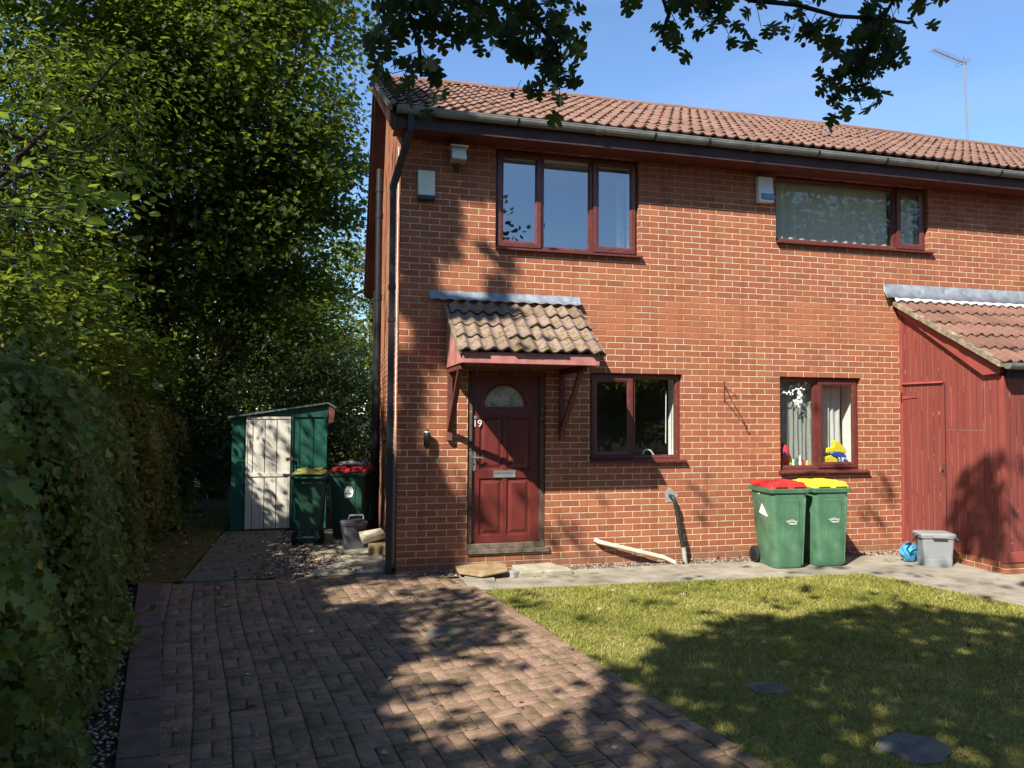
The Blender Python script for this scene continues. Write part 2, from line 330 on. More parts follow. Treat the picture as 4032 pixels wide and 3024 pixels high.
M['tile_end'] = m_simple('painted_shade_tile_end', (0.026, 0.018, 0.015), 0.95, 0.1, 0.5, 30, 0.5, dirt=((0.10, 0.09, 0.03), 14, 0.62))  # shade of the open roll ends painted in as near-black, mossy in places
def m_paver():
    n = NT('block_paving'); co = n.coord(); a = n.n("ShaderNodeAttribute", attribute_name="rnd").outputs['Fac']
    c = n.ramp(a, [(0, (0.15, 0.088, 0.062)), (0.5, (0.225, 0.138, 0.098)), (1, (0.31, 0.19, 0.135))])
    c = n.mix(0.45, c, n.ramp(n.noise(co, 45, 5, 0.7), [(0.3, (0.10, 0.07, 0.05)), (0.7, (0.42, 0.29, 0.21))]))
    mf = n.noise(co, 5, 6, 0.72)
    c = n.mix(n.math('MULTIPLY', n.ramp(mf, [(0.46, (0, 0, 0)), (0.62, (1, 1, 1))]), 0.7), c, (0.085, 0.075, 0.032))
    return n.done(n.bsdf(c, 0.92, 0.15, n.bump(n.noise(co, 120, 3), 0.6, 0.003)))
M['paver'] = m_paver()
def m_moss_joint():
    n = NT('mossy_joint_sand'); co = n.coord()
    c = n.ramp(n.noise(co, 9, 5), [(0.3, (0.045, 0.034, 0.022)), (0.55, (0.085, 0.075, 0.028)), (0.75, (0.13, 0.12, 0.045))])
    return n.done(n.bsdf(c, 0.95, 0.1, n.bump(n.noise(co, 90, 3), 0.8, 0.01)))
M['joint'] = m_moss_joint()
def m_soil(name, stops, s=4):
    n = NT(name); co = n.coord(); c = n.ramp(n.noise(co, s, 7, 0.7), stops)
    return n.done(n.bsdf(c, 0.95, 0.1, n.bump(n.noise(co, 50, 4), 0.8, 0.02)))
M['ground'] = m_soil('soil_and_litter', [(0.3, (0.035, 0.026, 0.018)), (0.5, (0.07, 0.052, 0.03)), (0.7, (0.06, 0.07, 0.025))])
M['moss_path'] = m_soil('mossy_path', [(0.3, (0.06, 0.055, 0.02)), (0.55, (0.11, 0.105, 0.03)), (0.75, (0.10, 0.07, 0.04))], 6)
M['gravel_bed'] = m_soil('gravel_bed', [(0.3, (0.07, 0.055, 0.045)), (0.7, (0.20, 0.17, 0.14))], 30)
M['lawn'] = m_soil('lawn_soil', [(0.3, (0.10, 0.10, 0.03)), (0.55, (0.18, 0.17, 0.05)), (0.75, (0.22, 0.17, 0.08))], 7)
def m_attr(name, stops, rough=0.8, spec=0.2, trans=0.0):
    n = NT(name); a = n.n("ShaderNodeAttribute", attribute_name="rnd").outputs['Fac']
    c = n.ramp(a, stops); b = n.bsdf(c, rough, spec)
    if not trans: return n.done(b)
    t = n.n("ShaderNodeBsdfTranslucent"); n.l(c, t.inputs[0]); mx = n.n("ShaderNodeMixShader"); mx.inputs[0].default_value = trans
    n.l(b.outputs[0], mx.inputs[1]); n.l(t.outputs[0], mx.inputs[2]); return n.done(mx)
M['pebble'] = m_attr('pebbles', [(0, (0.10, 0.08, 0.07)), (0.4, (0.28, 0.22, 0.17)), (0.8, (0.36, 0.30, 0.23)), (1, (0.46, 0.42, 0.36))])
M['grass'] = m_attr('grass_blades', [(0, (0.14, 0.16, 0.025)), (0.35, (0.25, 0.26, 0.045)), (0.7, (0.38, 0.36, 0.09)), (0.85, (0.47, 0.40, 0.16)), (1, (0.55, 0.45, 0.25))], 0.6, 0.25, 0.3)
M['litter'] = m_attr('dead_leaves', [(0, (0.08, 0.045, 0.025)), (0.4, (0.20, 0.11, 0.06)), (0.7, (0.34, 0.22, 0.13)), (0.9, (0.36, 0.27, 0.17)), (1, (0.48, 0.42, 0.32))], 0.8, 0.2, 0.15)
GREEN = [(0, (0.016, 0.030, 0.005)), (0.5, (0.036, 0.062, 0.009)), (0.9, (0.075, 0.11, 0.015)), (1, (0.18, 0.15, 0.03))]
M['leaf_syc'] = m_leaf('sycamore_leaf', GREEN, 0.45, (0.38, 0.46, 0.03), 0.5, 0.18)
M['leaf_mid'] = m_leaf('ash_leaf', [(0, (0.026, 0.050, 0.009)), (0.6, (0.060, 0.095, 0.016)), (1, (0.12, 0.17, 0.03))], 0.46, (0.46, 0.54, 0.04), 0.5, 0.2)
M['leaf_far'] = m_leaf('birch_leaf', [(0, (0.07, 0.11, 0.02)), (0.6, (0.13, 0.17, 0.035)), (1, (0.20, 0.22, 0.06))], 0.4, (0.40, 0.45, 0.08))
M['leaf_dark'] = m_leaf('laurel_leaf', [(0, (0.012, 0.030, 0.010)), (1, (0.035, 0.065, 0.018))], 0.25)
M['leaf_ivy'] = m_leaf('ivy_leaf', [(0, (0.050, 0.066, 0.014)), (0.4, (0.12, 0.15, 0.028)), (0.75, (0.22, 0.25, 0.05)), (0.9, (0.34, 0.36, 0.10)), (0.94, (0.14, 0.10, 0.05)), (0.98, (0.28, 0.17, 0.09)), (1.0, (0.45, 0.36, 0.03))], 0.30, (0.25, 0.36, 0.04), 0.5, 0.16, True)
M['leaf_haw'] = m_leaf('hawthorn_leaf', [(0, (0.010, 0.022, 0.006)), (0.8, (0.020, 0.040, 0.009)), (1, (0.06, 0.08, 0.02))], 0.30, (0.16, 0.24, 0.02), 0.5, 0.2)
M['leaf_big'] = m_leaf('broad_leaf', [(0, (0.05, 0.11, 0.025)), (0.6, (0.10, 0.18, 0.035)), (1, (0.20, 0.29, 0.05))], 0.45, (0.45, 0.58, 0.05), 0.35, 0.4, True)
def m_door_glass():
    n = NT('obscured_door_glass'); co = n.coord()
    v = n.n("ShaderNodeTexVoronoi", feature='DISTANCE_TO_EDGE'); v.inputs['Scale'].default_value = 38; n.l(co, v.inputs['Vector'])
    c = n.mix(n.math('LESS_THAN', v.outputs[0], 0.05), (0.42, 0.40, 0.31), (0.22, 0.21, 0.16))
    big = n.noise(co, 7, 2); c = n.mix(0.6, c, n.ramp(big, [(0.42, (0.35, 0.35, 0.32)), (0.55, (1.1, 1.05, 0.95))]), 'MULTIPLY')
    return n.done(n.bsdf(c, 0.12, 0.6, n.bump(v.outputs[0], 0.4, 0.01)))
M['door_glass'] = m_door_glass()

# ------------------------------------------------------------------ mesh helpers
class MB:
    def __init__(s): s.v = []; s.f = []; s.mi = []; s.sm = []; s.k = 0
    def add(s, vs, fs, mi=0, smooth=False):
        b = len(s.v); s.v += [tuple(map(float, p)) for p in vs]
        for f in fs: s.f.append(tuple(b + i for i in f)); s.mi.append(mi); s.sm.append(smooth)
    def box(s, x0, x1, y0, y1, z0, z1, mi=0):
        s.add([(x0, y0, z0), (x1, y0, z0), (x1, y1, z0), (x0, y1, z0), (x0, y0, z1), (x1, y0, z1), (x1, y1, z1), (x0, y1, z1)],
              [(3, 2, 1, 0), (4, 5, 6, 7), (0, 1, 5, 4), (1, 2, 6, 5), (2, 3, 7, 6), (3, 0, 4, 7)], mi); return s
    def hexa(s, bot, top, mi=0):
        s.add(list(bot) + list(top), [(3, 2, 1, 0), (4, 5, 6, 7), (0, 1, 5, 4), (1, 2, 6, 5), (2, 3, 7, 6), (3, 0, 4, 7)], mi); return s
    def prism(s, poly, a, b, plane='xz', mi=0):
        """extrude a 2-D outline: plane 'xz' along y, 'yz' along x, 'xy' along z"""
        def P(p, t): return (p[0], t, p[1]) if plane == 'xz' else (t, p[0], p[1]) if plane == 'yz' else (p[0], p[1], t)
        n = len(poly); vs = [P(p, a) for p in poly] + [P(p, b) for p in poly]
        fs = [tuple(range(n))[::-1], tuple(range(n, 2 * n))] + [(i, (i + 1) % n, n + (i + 1) % n, n + i) for i in range(n)]
        s.add(vs, fs, mi); return s
    def bar(s, p, q, w, h, mi=0, up=(0, 0, 1)):
        p, q, up = Vector(p), Vector(q), Vector(up); d = (q - p).normalized()
        if abs(d.dot(up)) > 0.98: up = Vector((0, 1, 0))
        a = d.cross(up).normalized() * w / 2; b = a.cross(d).normalized() * h / 2
        s.hexa([p - a - b, p + a - b, p + a + b, p - a + b], [q - a - b, q + a - b, q + a + b, q - a + b], mi); return s
    def tube(s, pts, r, n=10, mi=0, caps=True):
        pts = [Vector(p) for p in pts]; rs = r if isinstance(r, (list, tuple)) else [r] * len(pts)
        rings = []; prev = None
        for i, p in enumerate(pts):
            d = (pts[min(i + 1, len(pts) - 1)] - pts[max(i - 1, 0)]).normalized()
            up = prev if prev is not None else (Vector((0, 0, 1)) if abs(d.z) < 0.9 else Vector((1, 0, 0)))
            a = d.cross(up).normalized(); b = a.cross(d).normalized(); prev = b
            rings.append([p + a * math.cos(2 * math.pi * k / n) * rs[i] + b * math.sin(2 * math.pi * k / n) * rs[i] for k in range(n)])
        vs = [v for rg in rings for v in rg]; fs = []
        for i in range(len(pts) - 1):
            for k in range(n): fs.append((i * n + k, i * n + (k + 1) % n, (i + 1) * n + (k + 1) % n, (i + 1) * n + k))
        s.add(vs, fs, mi, True)
        if caps:
            s.add(rings[0], [tuple(range(n))], mi); s.add(rings[-1], [tuple(range(n))[::-1]], mi)
        return s
    def cyl(s, c, r, h, n=20, axis='z', mi=0):
        c = Vector(c); e = {'x': Vector((h, 0, 0)), 'y': Vector((0, h, 0)), 'z': Vector((0, 0, h))}[axis]
        return s.tube([c, c + e], r, n, mi)
    def build(s, name, mat, parent=None, bevel=0.0, seg=2, rnd=None):
        me = bpy.data.meshes.new(name); me.from_pydata(s.v, [], s.f); me.update()
        for m in (mat if isinstance(mat, (list, tuple)) else [mat]): me.materials.append(M[m] if isinstance(m, str) else m)
        me.polygons.foreach_set('material_index', s.mi); me.polygons.foreach_set('use_smooth', s.sm)
        if rnd is not None:
            a = me.attributes.new('rnd', 'FLOAT', 'POINT'); a.data.foreach_set('value', np.asarray(rnd, np.float32))
        o = bpy.data.objects.new(name, me); COL.objects.link(o)
        if parent is not None: o.parent = parent
        if bevel:
            bv = o.modifiers.new('bevel', 'BEVEL'); bv.width = bevel; bv.segments = seg; bv.limit_method = 'ANGLE'; bv.angle_limit = R(40)
        return o

def np_mesh(name, V, faces_flat, sizes, mat, parent=None, rnd=None, smooth=False):
    me = bpy.data.meshes.new(name)
    V = np.ascontiguousarray(V, np.float32); me.vertices.add(len(V)); me.vertices.foreach_set('co', V.ravel())
    me.loops.add(len(faces_flat)); me.loops.foreach_set('vertex_index', np.asarray(faces_flat, np.int32))
    sizes = np.asarray(sizes, np.int32); st = np.concatenate([[0], np.cumsum(sizes)[:-1]]).astype(np.int32)
    me.polygons.add(len(sizes)); me.polygons.foreach_set('loop_start', st)
    me.update(calc_edges=True); me.validate()
    if smooth: me.polygons.foreach_set('use_smooth', np.ones(len(sizes), bool))
    me.materials.append(M[mat] if isinstance(mat, str) else mat)
    if rnd is not None:
        a = me.attributes.new('rnd', 'FLOAT', 'POINT'); a.data.foreach_set('value', np.asarray(rnd, np.float32))
    o = bpy.data.objects.new(name, me); COL.objects.link(o)
    if parent is not None: o.parent = parent
    return o

def empty(name, label, cat, loc=(0, 0, 0), rz=0.0, group=None):
    o = bpy.data.objects.new(name, None); COL.objects.link(o); o.location = loc; o.rotation_euler = (0, 0, rz)
    o.empty_display_size = 0.1
    tag(o, label, cat, group); return o
def tag(o, label=None, cat=None, group=None, kind=None):
    if label: o['label'] = label
    if cat: o['category'] = cat
    if group: o['group'] = group
    if kind: o['kind'] = kind
    return o

# leaf outlines: x across, y along the leaf, z fold
def lobed(pts):
    full = [(0.0, 0.0)] + pts + [(0.0, 1.0)] + [(-x, y) for x, y in pts[::-1]]
    V = np.array([(x, y, 0.0) for x, y in full]); V[:, 2] = np.abs(V[:, 0]) * 0.35
    n = len(pts)
    # two halves folded along the midrib
    return V, [list(range(0, n + 2)), [0] + list(range(n + 1, 2 * n + 2))]
L_SIMPLE = lobed([(0.30, 0.40)])
L_OVAL = lobed([(0.24, 0.22), (0.30, 0.5), (0.18, 0.8)])
L_LANCE = lobed([(0.12, 0.15), (0.17, 0.42), (0.10, 0.78)])
L_MAPLE = lobed([(0.18, 0.02), (0.50, 0.18), (0.30, 0.34), (0.52, 0.66), (0.18, 0.60)])
L_IVY = lobed([(0.24, -0.04), (0.50, 0.12), (0.36, 0.36), (0.44, 0.62), (0.16, 0.66)])
L_HAW = lobed([(0.05, 0.20), (0.30, 0.16), (0.44, 0.30), (0.38, 0.33), (0.14, 0.40), (0.40, 0.46), (0.56, 0.64), (0.46, 0.66), (0.44, 0.72), (0.15, 0.66), (0.28, 0.84), (0.20, 0.90), (0.14, 0.93)])

def leaves(name, P, Nrm, S, tmpl, mat, parent=None, rnd=None, Tip=None):
    """P (n,3) leaf bases, Nrm (n,3) face normals, S sizes, Tip directions the leaf points along"""
    V0, F0 = tmpl; n = len(P); Nrm = Nrm / np.linalg.norm(Nrm, axis=1, keepdims=True)
    if Tip is None: Tip = rng.normal(size=(n, 3)); Tip[:, 2] -= 0.6
    Y = Tip - (Tip * Nrm).sum(1, keepdims=True) * Nrm; Y /= np.linalg.norm(Y, axis=1, keepdims=True) + 1e-9
    X = np.cross(Y, Nrm)
    S = np.asarray(S).reshape(-1, 1, 1)
    fold = rng.uniform(0.2, 1.6, (n, 1, 1))
    V = P[:, None, :] + S * (V0[None, :, 0:1] * X[:, None, :] + V0[None, :, 1:2] * Y[:, None, :] + fold * V0[None, :, 2:3] * Nrm[:, None, :])
    k = len(V0); flat = np.concatenate([np.array(f) for f in F0]); sz = [len(f) for f in F0]
    FL = (flat[None, :] + (np.arange(n) * k)[:, None]).ravel()
    r = rng.random(n) if rnd is None else rnd
    o = np_mesh(name, V.reshape(-1, 3), FL, np.tile(sz, n), mat, parent, np.repeat(r, k))
    if mat in ('leaf_ivy', 'leaf_big', 'leaf_haw'):
        for nm, vals in (('lx', np.abs(V0[:, 0])), ('ly', V0[:, 1])):
            a = o.data.attributes.new(nm, 'FLOAT', 'POINT'); a.data.foreach_set('value', np.tile(vals, n).astype(np.float32))
    return o

# ------------------------------------------------------------------ ground, paths, drive, lawn
DRIVE = [(-2.62, 0.06), (-1.30, -6.6), (1.75, -6.6), (1.42, -4.93), (1.28, -4.25), (1.13, -3.44), (0.98, -2.3), (0.74, -1.0), (0.62, -0.36), (0.05, 0.06)]
LAWN = [(0.80, -0.95), (3.4, -1.07), (5.12, -1.13), (5.35, -1.75), (5.62, -2.66), (6.6, -5.6), (6.6, -8.5), (1.9, -8.5), (1.75, -6.6), (1.42, -4.93), (1.28, -4.25), (1.13, -3.44), (0.98, -2.3)]
def sheet(name, poly, z, mat, kind='structure', bottom=None):
    b = MB()
    if bottom is None: b.add([(x, y, z) for x, y in poly], [tuple(range(len(poly)))])
    else: b.prism(poly, bottom, z, 'xy')
    o = b.build(name, mat); tag(o, kind=kind); return o
gs = MB(); gs.add([(-400, -400, G - .03), (400, -400, G - .03), (400, 400, G - .03), (-400, 400, G - .03)], [(0, 1, 2, 3)])
tag(gs.build('ground', 'ground'), kind='structure')
sheet('driveway_bed', [(x, y) for x, y in DRIVE], G - 0.0055, 'joint')
sheet('lawn_ground', LAWN, G - 0.004, 'lawn')

def polyclip(pts, poly):
    return inside(np.asarray(pts, float), poly)

def paving():
    bw, bl, gap, th = 0.1, 0.2, 0.0035, 0.05
    th_rot = R(9.0)                                   # the courses run a little askew to the house
    c, s = math.cos(th_rot), math.sin(th_rot)
    V = []; F = []; SZ = []; RN = []; k = 0
    for i in range(-24, 24):
        for j in range(-24, 24):
            horiz = (i + j) % 2 == 0                  # basket weave: pairs of blocks turned about
            for q in range(2):
                x0, y0 = i * 0.2, j * 0.2
                if horiz: a0, a1, b0, b1 = x0, x0 + bl, y0 + q * bw, y0 + (q + 1) * bw
                else: a0, a1, b0, b1 = x0 + q * bw, x0 + (q + 1) * bw, y0, y0 + bl
                cx, cy = (a0 + a1) / 2, (b0 + b1) / 2
                wx, wy = c * cx - s * cy - 0.4, s * cx + c * cy - 3.0; wx, wy = wx + .014 * math.sin(wy * 1.7 + 1) + random.gauss(0, .0013), wy + .014 * math.sin(wx * 2.1) + random.gauss(0, .0013)
                if not polyclip([(wx, wy)], PAVED)[0]: continue
                hx, hy = (a1 - a0) / 2 - gap * random.uniform(.6, 1.5), (b1 - b0) / 2 - gap * random.uniform(.6, 1.5)
                rz = th_rot + R(random.gauss(0, 1.3)); dz = random.gauss(0, 0.0014) + .004 * math.sin(wx * 2.3 + 1) * math.cos(wy * 1.9); tx, ty = random.gauss(0, .009), random.gauss(0, .009)
                cc, ss = math.cos(rz), math.sin(rz); e = 0.0045; base = len(V)
                for (ex, zz) in ((0, -0.03), (0, -0.0035), (e, 0.0)):
                    for sx, sy in ((-1, -1), (1, -1), (1, 1), (-1, 1)):
                        px, py = sx * (hx - ex), sy * (hy - ex)
                        V.append((wx + cc * px - ss * py, wy + ss * px + cc * py, G + 0.002 + zz + dz + tx * px + ty * py))
                for l in (0, 4):
                    for t in range(4): F += [base + l + t, base + l + (t + 1) % 4, base + l + 4 + (t + 1) % 4, base + l + 4 + t]; SZ.append(4)
                F += [base + 8, base + 9, base + 10, base + 11]; SZ.append(4)
                r = min(1, max(0, random.gauss(.5, .25))); RN += [r] * 12
    return np_mesh('block_paving', np.array(V), F, SZ, 'paver', None, RN)
PAVED = [(-2.46, 0.02), (-1.16, -6.6), (1.66, -6.6), (1.33, -4.93), (1.05, -3.44), (0.90, -2.3), (0.66, -1.0), (0.54, -0.40), (0.02, 0.02)]
tag(paving(), kind='structure')
# concrete edging along the hedge side, and a soldier course kerb along the lawn
k_ = MB(); ed = [(-2.62, 0.06), (-1.30, -6.6), (-1.09, -6.6), (-2.40, 0.06)]
n_ = 8
for i in range(n_):
    t0, t1 = i / n_, (i + 1) / n_ - 0.0025
    L0 = (ed[0][0] + (ed[1][0] - ed[0][0]) * t0, ed[0][1] + (ed[1][1] - ed[0][1]) * t0); L1 = (ed[0][0] + (ed[1][0] - ed[0][0]) * t1, ed[0][1] + (ed[1][1] - ed[0][1]) * t1)
    R0 = (ed[3][0] + (ed[2][0] - ed[3][0]) * t0, L0[1]); R1 = (ed[3][0] + (ed[2][0] - ed[3][0]) * t1, L1[1])
    k_.prism([L0, L1, R1, R0], G - 0.08, G + 0.012, 'xy')
M['kerb'] = m_simple('dark_edging', (0.16, 0.11, 0.085), 0.95, 0.1, 0.3, 6, 0.7, 0.004, dirt=((0.06, 0.06, 0.03), 5, 0.58))
tag(k_.build('edging_kerb', 'kerb', None, 0.006), kind='structure')
def soldier():
    line = [(0.60, -0.40), (0.72, -1.0), (0.94, -2.3), (1.09, -3.44), (1.24, -4.25), (1.38, -4.93), (1.71, -6.6)]
    V = []; b = MB(); rn = []
    for (x0, y0), (x1, y1) in zip(line[:-1], line[1:]):
        L = math.hypot(x1 - x0, y1 - y0); n = max(1, round(L / 0.205)); dx, dy = (x1 - x0) / L, (y1 - y0) / L
        nx, ny = dy, -dx
        for i in range(n):
            a, c = (i + .03) * L / n, (i + .97) * L / n; w = 0.05; dz = random.gauss(0, .003)
            p = [(x0 + dx * a - nx * w, y0 + dy * a - ny * w), (x0 + dx * a + nx * w, y0 + dy * a + ny * w), (x0 + dx * c + nx * w, y0 + dy * c + ny * w), (x0 + dx * c - nx * w, y0 + dy * c - ny * w)]
            b.prism(p[::-1], G - .05, G + .010 + dz, 'xy'); rn += [random.random()] * 8
    return b.build('lawn_kerb', 'paver', None, 0.006, 2, rn)
tag(soldier(), kind='structure')

# concrete path along the wall, slabs by the shed
pth = MB(); random.seed(11)
xs = [0.66, 1.45, 2.35, 3.3, 4.2, 5.12]
for a, b in zip(xs[:-1], xs[1:]):
    ya = -0.93 - 0.045 * (a - .66); yb = -0.93 - .045 * (b - .66); dz = random.uniform(-.003, .003)
    pth.prism([(a, ya), (b - .006, yb), (b - .006, -0.26), (a, -0.26)], G - .06, G + 0.012 + dz, 'xy')
pth.prism([(5.13, -1.14), (5.36, -1.75), (5.64, -2.66), (6.6, -5.6), (9.5, -5.6), (9.5, -1.46), (6.66, -1.46), (6.66, -.26), (5.13, -.26)], G - .06, G + .011, 'xy')
tag(pth.build('concrete_path', 'concrete', None, 0.006), kind='structure')
sl = MB()
for i, (y0, y1) in enumerate([(0.08, 0.62), (0.64, 1.2), (1.22, 1.78), (1.8, 2.36), (2.38, 2.9), (2.92, 3.44)]):
    dz = random.uniform(-.006, .006); x1a = -1.52 + .055 * y0; x1b = -1.52 + .055 * y1
    sl.prism([(-2.2, y0), (x1a, y0), (x1b, y1), (-2.2, y1)], G - .05, G + .006 + dz, 'xy')
M['dull_slab'] = m_simple('grey_green_slab', (0.155, 0.15, 0.12), 0.95, 0.1, 0.3, 5, 0.7, 0.005, dirt=((0.09, 0.095, 0.04), 5, 0.52))
tag(sl.build('slab_path', 'dull_slab', None, 0.008), kind='structure')
ap = MB(); ap.prism([(-0.98, 0.10), (-0.12, 0.10), (-0.06, 1.2), (-0.2, 2.9), (-1.2, 2.9), (-0.95, 1.5), (-0.62, 1.0)], G - .05, G + .008, 'xy')
tag(ap.build('concrete_apron', 'concrete', None, 0.006), kind='structure')
sheet('mossy_path', [(-3.1, 0.1), (-2.22, 0.1), (-2.22, 3.45), (-2.2, 6.2), (-3.3, 6.2)], G + .001, 'moss_path')
sheet('gravel_patch', [(-1.54, 0.10), (-0.05, 0.08), (-0.02, 3.4), (-1.32, 3.4)], G - .006, 'gravel_bed')
sheet('gravel_strip', [(0.04, -0.27), (6.6, -0.27), (6.6, 0.02), (0.04, 0.02)], G - .003, 'gravel_bed')

# pebbles, dead leaves, grass (nobody could count these)
def pebbles():
    P = []
    def fill(n, poly, s):
        xs_ = [p[0] for p in poly]; ys_ = [p[1] for p in poly]
        q = np.stack([rng.uniform(min(xs_), max(xs_), n), rng.uniform(min(ys_), max(ys_), n)], 1)
        q = q[inside(q, poly)]; P.append(np.column_stack([q, np.full(len(q), G), rng.uniform(.5, 1.5, len(q)) * s]))
    fill(3000, [(-1.5, 0.1), (-0.9, 0.12), (-.62, 1.0), (-.95, 1.6), (-1.2, 2.9), (-1.34, 3.2)], .012)
    fill(1600, [(0.1, -.25), (6.6, -.25), (6.6, -0.0), (0.1, -0.0)], .011)
    fill(9000, [(-2.62, -0.1), (-1.32, -6.5), (-1.75, -6.5), (-2.3, -2.2), (-2.85, 0)], .013)
    P = np.concatenate(P); n = len(P)
    oc = np.array([(1, 0, 0), (-1, 0, 0), (0, 1, 0), (0, -1, 0), (0, 0, 1), (0, 0, -1)], float)
    V = oc[None] * (1 + rng.uniform(-.35, .35, (n, 6, 1))); V[:, :, 2] *= .6
    V = P[:, None, :3] + V * P[:, 3][:, None, None]; a = rng.uniform(0, 6.28, n)
    F = np.array([(0, 2, 4), (2, 1, 4), (1, 3, 4), (3, 0, 4), (2, 0, 5), (1, 2, 5), (3, 1, 5), (0, 3, 5)])
    FL = (F.ravel()[None] + (np.arange(n) * 6)[:, None]).ravel()
    o = np_mesh('gravel', V.reshape(-1, 3), FL, np.full(n * 8, 3), 'pebble', None, np.repeat(rng.random(n), 6))
    tag(o, 'loose gravel along the wall foot, by the bins and beside the dark edging', 'gravel', kind='stuff')
pebbles()
def litter():
    P = []
    def fill(n, poly):
        xs_ = [p[0] for p in poly]; ys_ = [p[1] for p in poly]
        q = np.stack([rng.uniform(min(xs_), max(xs_), n), rng.uniform(min(ys_), max(ys_), n)], 1); P.append(q[inside(q, poly)])
    fill(700, [(-2.9, 0.2), (-1.4, -6.4), (-1.9, -6.4), (-3.0, 0.2), (-3.3, 6), (-2.3, 6)])
    fill(500, [(-1.5, 0.1), (-0.3, 0.12), (-.4, 1.5), (-.95, 3.0), (-1.34, 3.2)])
    fill(420, [(-3.1, 0.1), (-2.2, 0.1), (-2.2, 6), (-3.2, 6)]); fill(240, DRIVE); fill(170, LAWN); fill(200, [(-2.2, 0.1), (-1.5, 0.1), (-1.3, 3.4), (-2.2, 3.4)]); fill(260, [(0.1, -.25), (6.6, -.25), (6.6, 0), (0.1, 0)])
    P = np.concatenate(P); n = len(P); Nn = np.column_stack([rng.normal(0, .35, (n, 2)), np.ones(n)])
    P3 = np.column_stack([P, np.full(n, G + .012)])
    o = leaves('dead_leaves', P3, Nn, rng.uniform(.02, .055, n), L_MAPLE, 'litter', None, None, rng.normal(size=(n, 3)))
    tag(o, 'dry fallen leaves scattered over the gravel, drive and lawn', 'leaves', kind='stuff')
litter()
def grass():
    n = 150000
    u = rng.random(n)
    y = -0.97 - (u ** 1.25) * 6.2; x = rng.uniform(0.7, 6.6, n)
    q = np.stack([x, y], 1); q = q[inside(q, LAWN)]
    d = np.sqrt((q[:, 0] - CAM_P[0]) ** 2 + (q[:, 1] - CAM_P[1]) ** 2)
    n = len(q); h = rng.uniform(.012, .034, n) * (1 + .55 * np.clip(np.sin(q[:, 0] * 9 + 2 * np.sin(q[:, 1] * 7)) * np.cos(q[:, 1] * 11), 0, 1)); w = rng.uniform(.0018, .0036, n) * (0.6 + d * .14)
    # thin, straw-coloured patches
    f1 = np.sin(q[:, 0] * 2.3 + 1) * np.cos(q[:, 1] * 2.9) + .6 * np.sin(q[:, 0] * 6.1 + q[:, 1] * 4.7)
    r = np.clip(rng.normal(.40, .22, n) + .17 * f1 + .12 * np.sin(q[:, 0] * 13 + 1) * np.sin(q[:, 1] * 15), 0, 1)
    a = rng.uniform(0, 6.28, n); lean = rng.uniform(.2, 1.5, n) * h
    dx, dy = np.cos(a), np.sin(a); B = np.column_stack([q, np.full(n, G - .005)])
    la = rng.uniform(0, 6.28, n)
    V = np.empty((n, 3, 3)); V[:, 0] = B + np.column_stack([dx * w, dy * w, 0 * w]); V[:, 1] = B - np.column_stack([dx * w, dy * w, 0 * w])
    V[:, 2] = B + np.column_stack([np.cos(la) * lean, np.sin(la) * lean, h])
    o = np_mesh('grass', V.reshape(-1, 3), np.arange(n * 3), np.full(n, 3), 'grass', None, np.repeat(r, 3))
    tag(o, 'short mown lawn grass with straw coloured patches in front of the house', 'grass', kind='stuff')
    # moss and weeds in the paving joints
    q = np.stack([rng.uniform(-2.4, 1.5, 14000), rng.uniform(-6, 0, 14000)], 1)
    q = q[inside(q, PAVED)]; f = np.sin(q[:, 0] * 5.1) * np.cos(q[:, 1] * 4.3 + 1) + rng.normal(0, .5, len(q)); q = q[f > .35]; n = len(q)
    Nn = np.column_stack([rng.normal(0, .5, (n, 2)), np.ones(n)])
    o = leaves('joint_weeds', np.column_stack([q, np.full(n, G + .002)]), Nn, rng.uniform(.006, .022, n), L_SIMPLE, 'grass', None, rng.uniform(0, .6, n), rng.normal(size=(n, 3)))
    tag(o, 'small weeds and moss tufts growing between the paving blocks', 'weeds', kind='stuff')
grass()
M['wet_slate'] = m_simple('dark_worn_stone', (0.13, 0.13, 0.122), 0.9, 0.15, 0.4, 9, 0.8, 0.008, dirt=((0.14, 0.13, 0.07), 9, 0.55))
mh = MB(); mh.prism([((.20 + .025 * math.sin(3 * a + 1) + .012 * math.sin(7 * a)) * math.cos(a), (.17 + .02 * math.sin(2 * a)) * math.sin(a)) for a in [2 * math.pi * k / 26 for k in range(26)]], 0, .03, 'xy'); o = mh.build('stepping_stone', 'wet_slate', None, .006); o.location = (2.30, -4.92, G - .019)
tag(o, 'roundish dark stone sunk in the lawn beside the drive', 'stone')
mh2 = MB(); mh2.prism([(-.17, -.1), (.1, -.13), (.2, .02), (.05, .12), (-.15, .1)], 0, .03, 'xy'); o = mh2.build('stone_fragment', 'wet_slate', None, .006); o.scale = (.8, .9, 1); o.location = (2.05, -3.95, G - .026)
tag(o, 'flat grey stone half buried in the shaded grass', 'stone')
cv = MB(); cv.box(-.14, .14, -.10, .10, 0, .014); o = cv.build('drain_cover', 'dull_slab', None, .004); o.location = (0.16, -2.28, G - .006); o.rotation_euler.z = R(9)
tag(o, 'pale rectangular cover set among the paving blocks', 'drain cover')

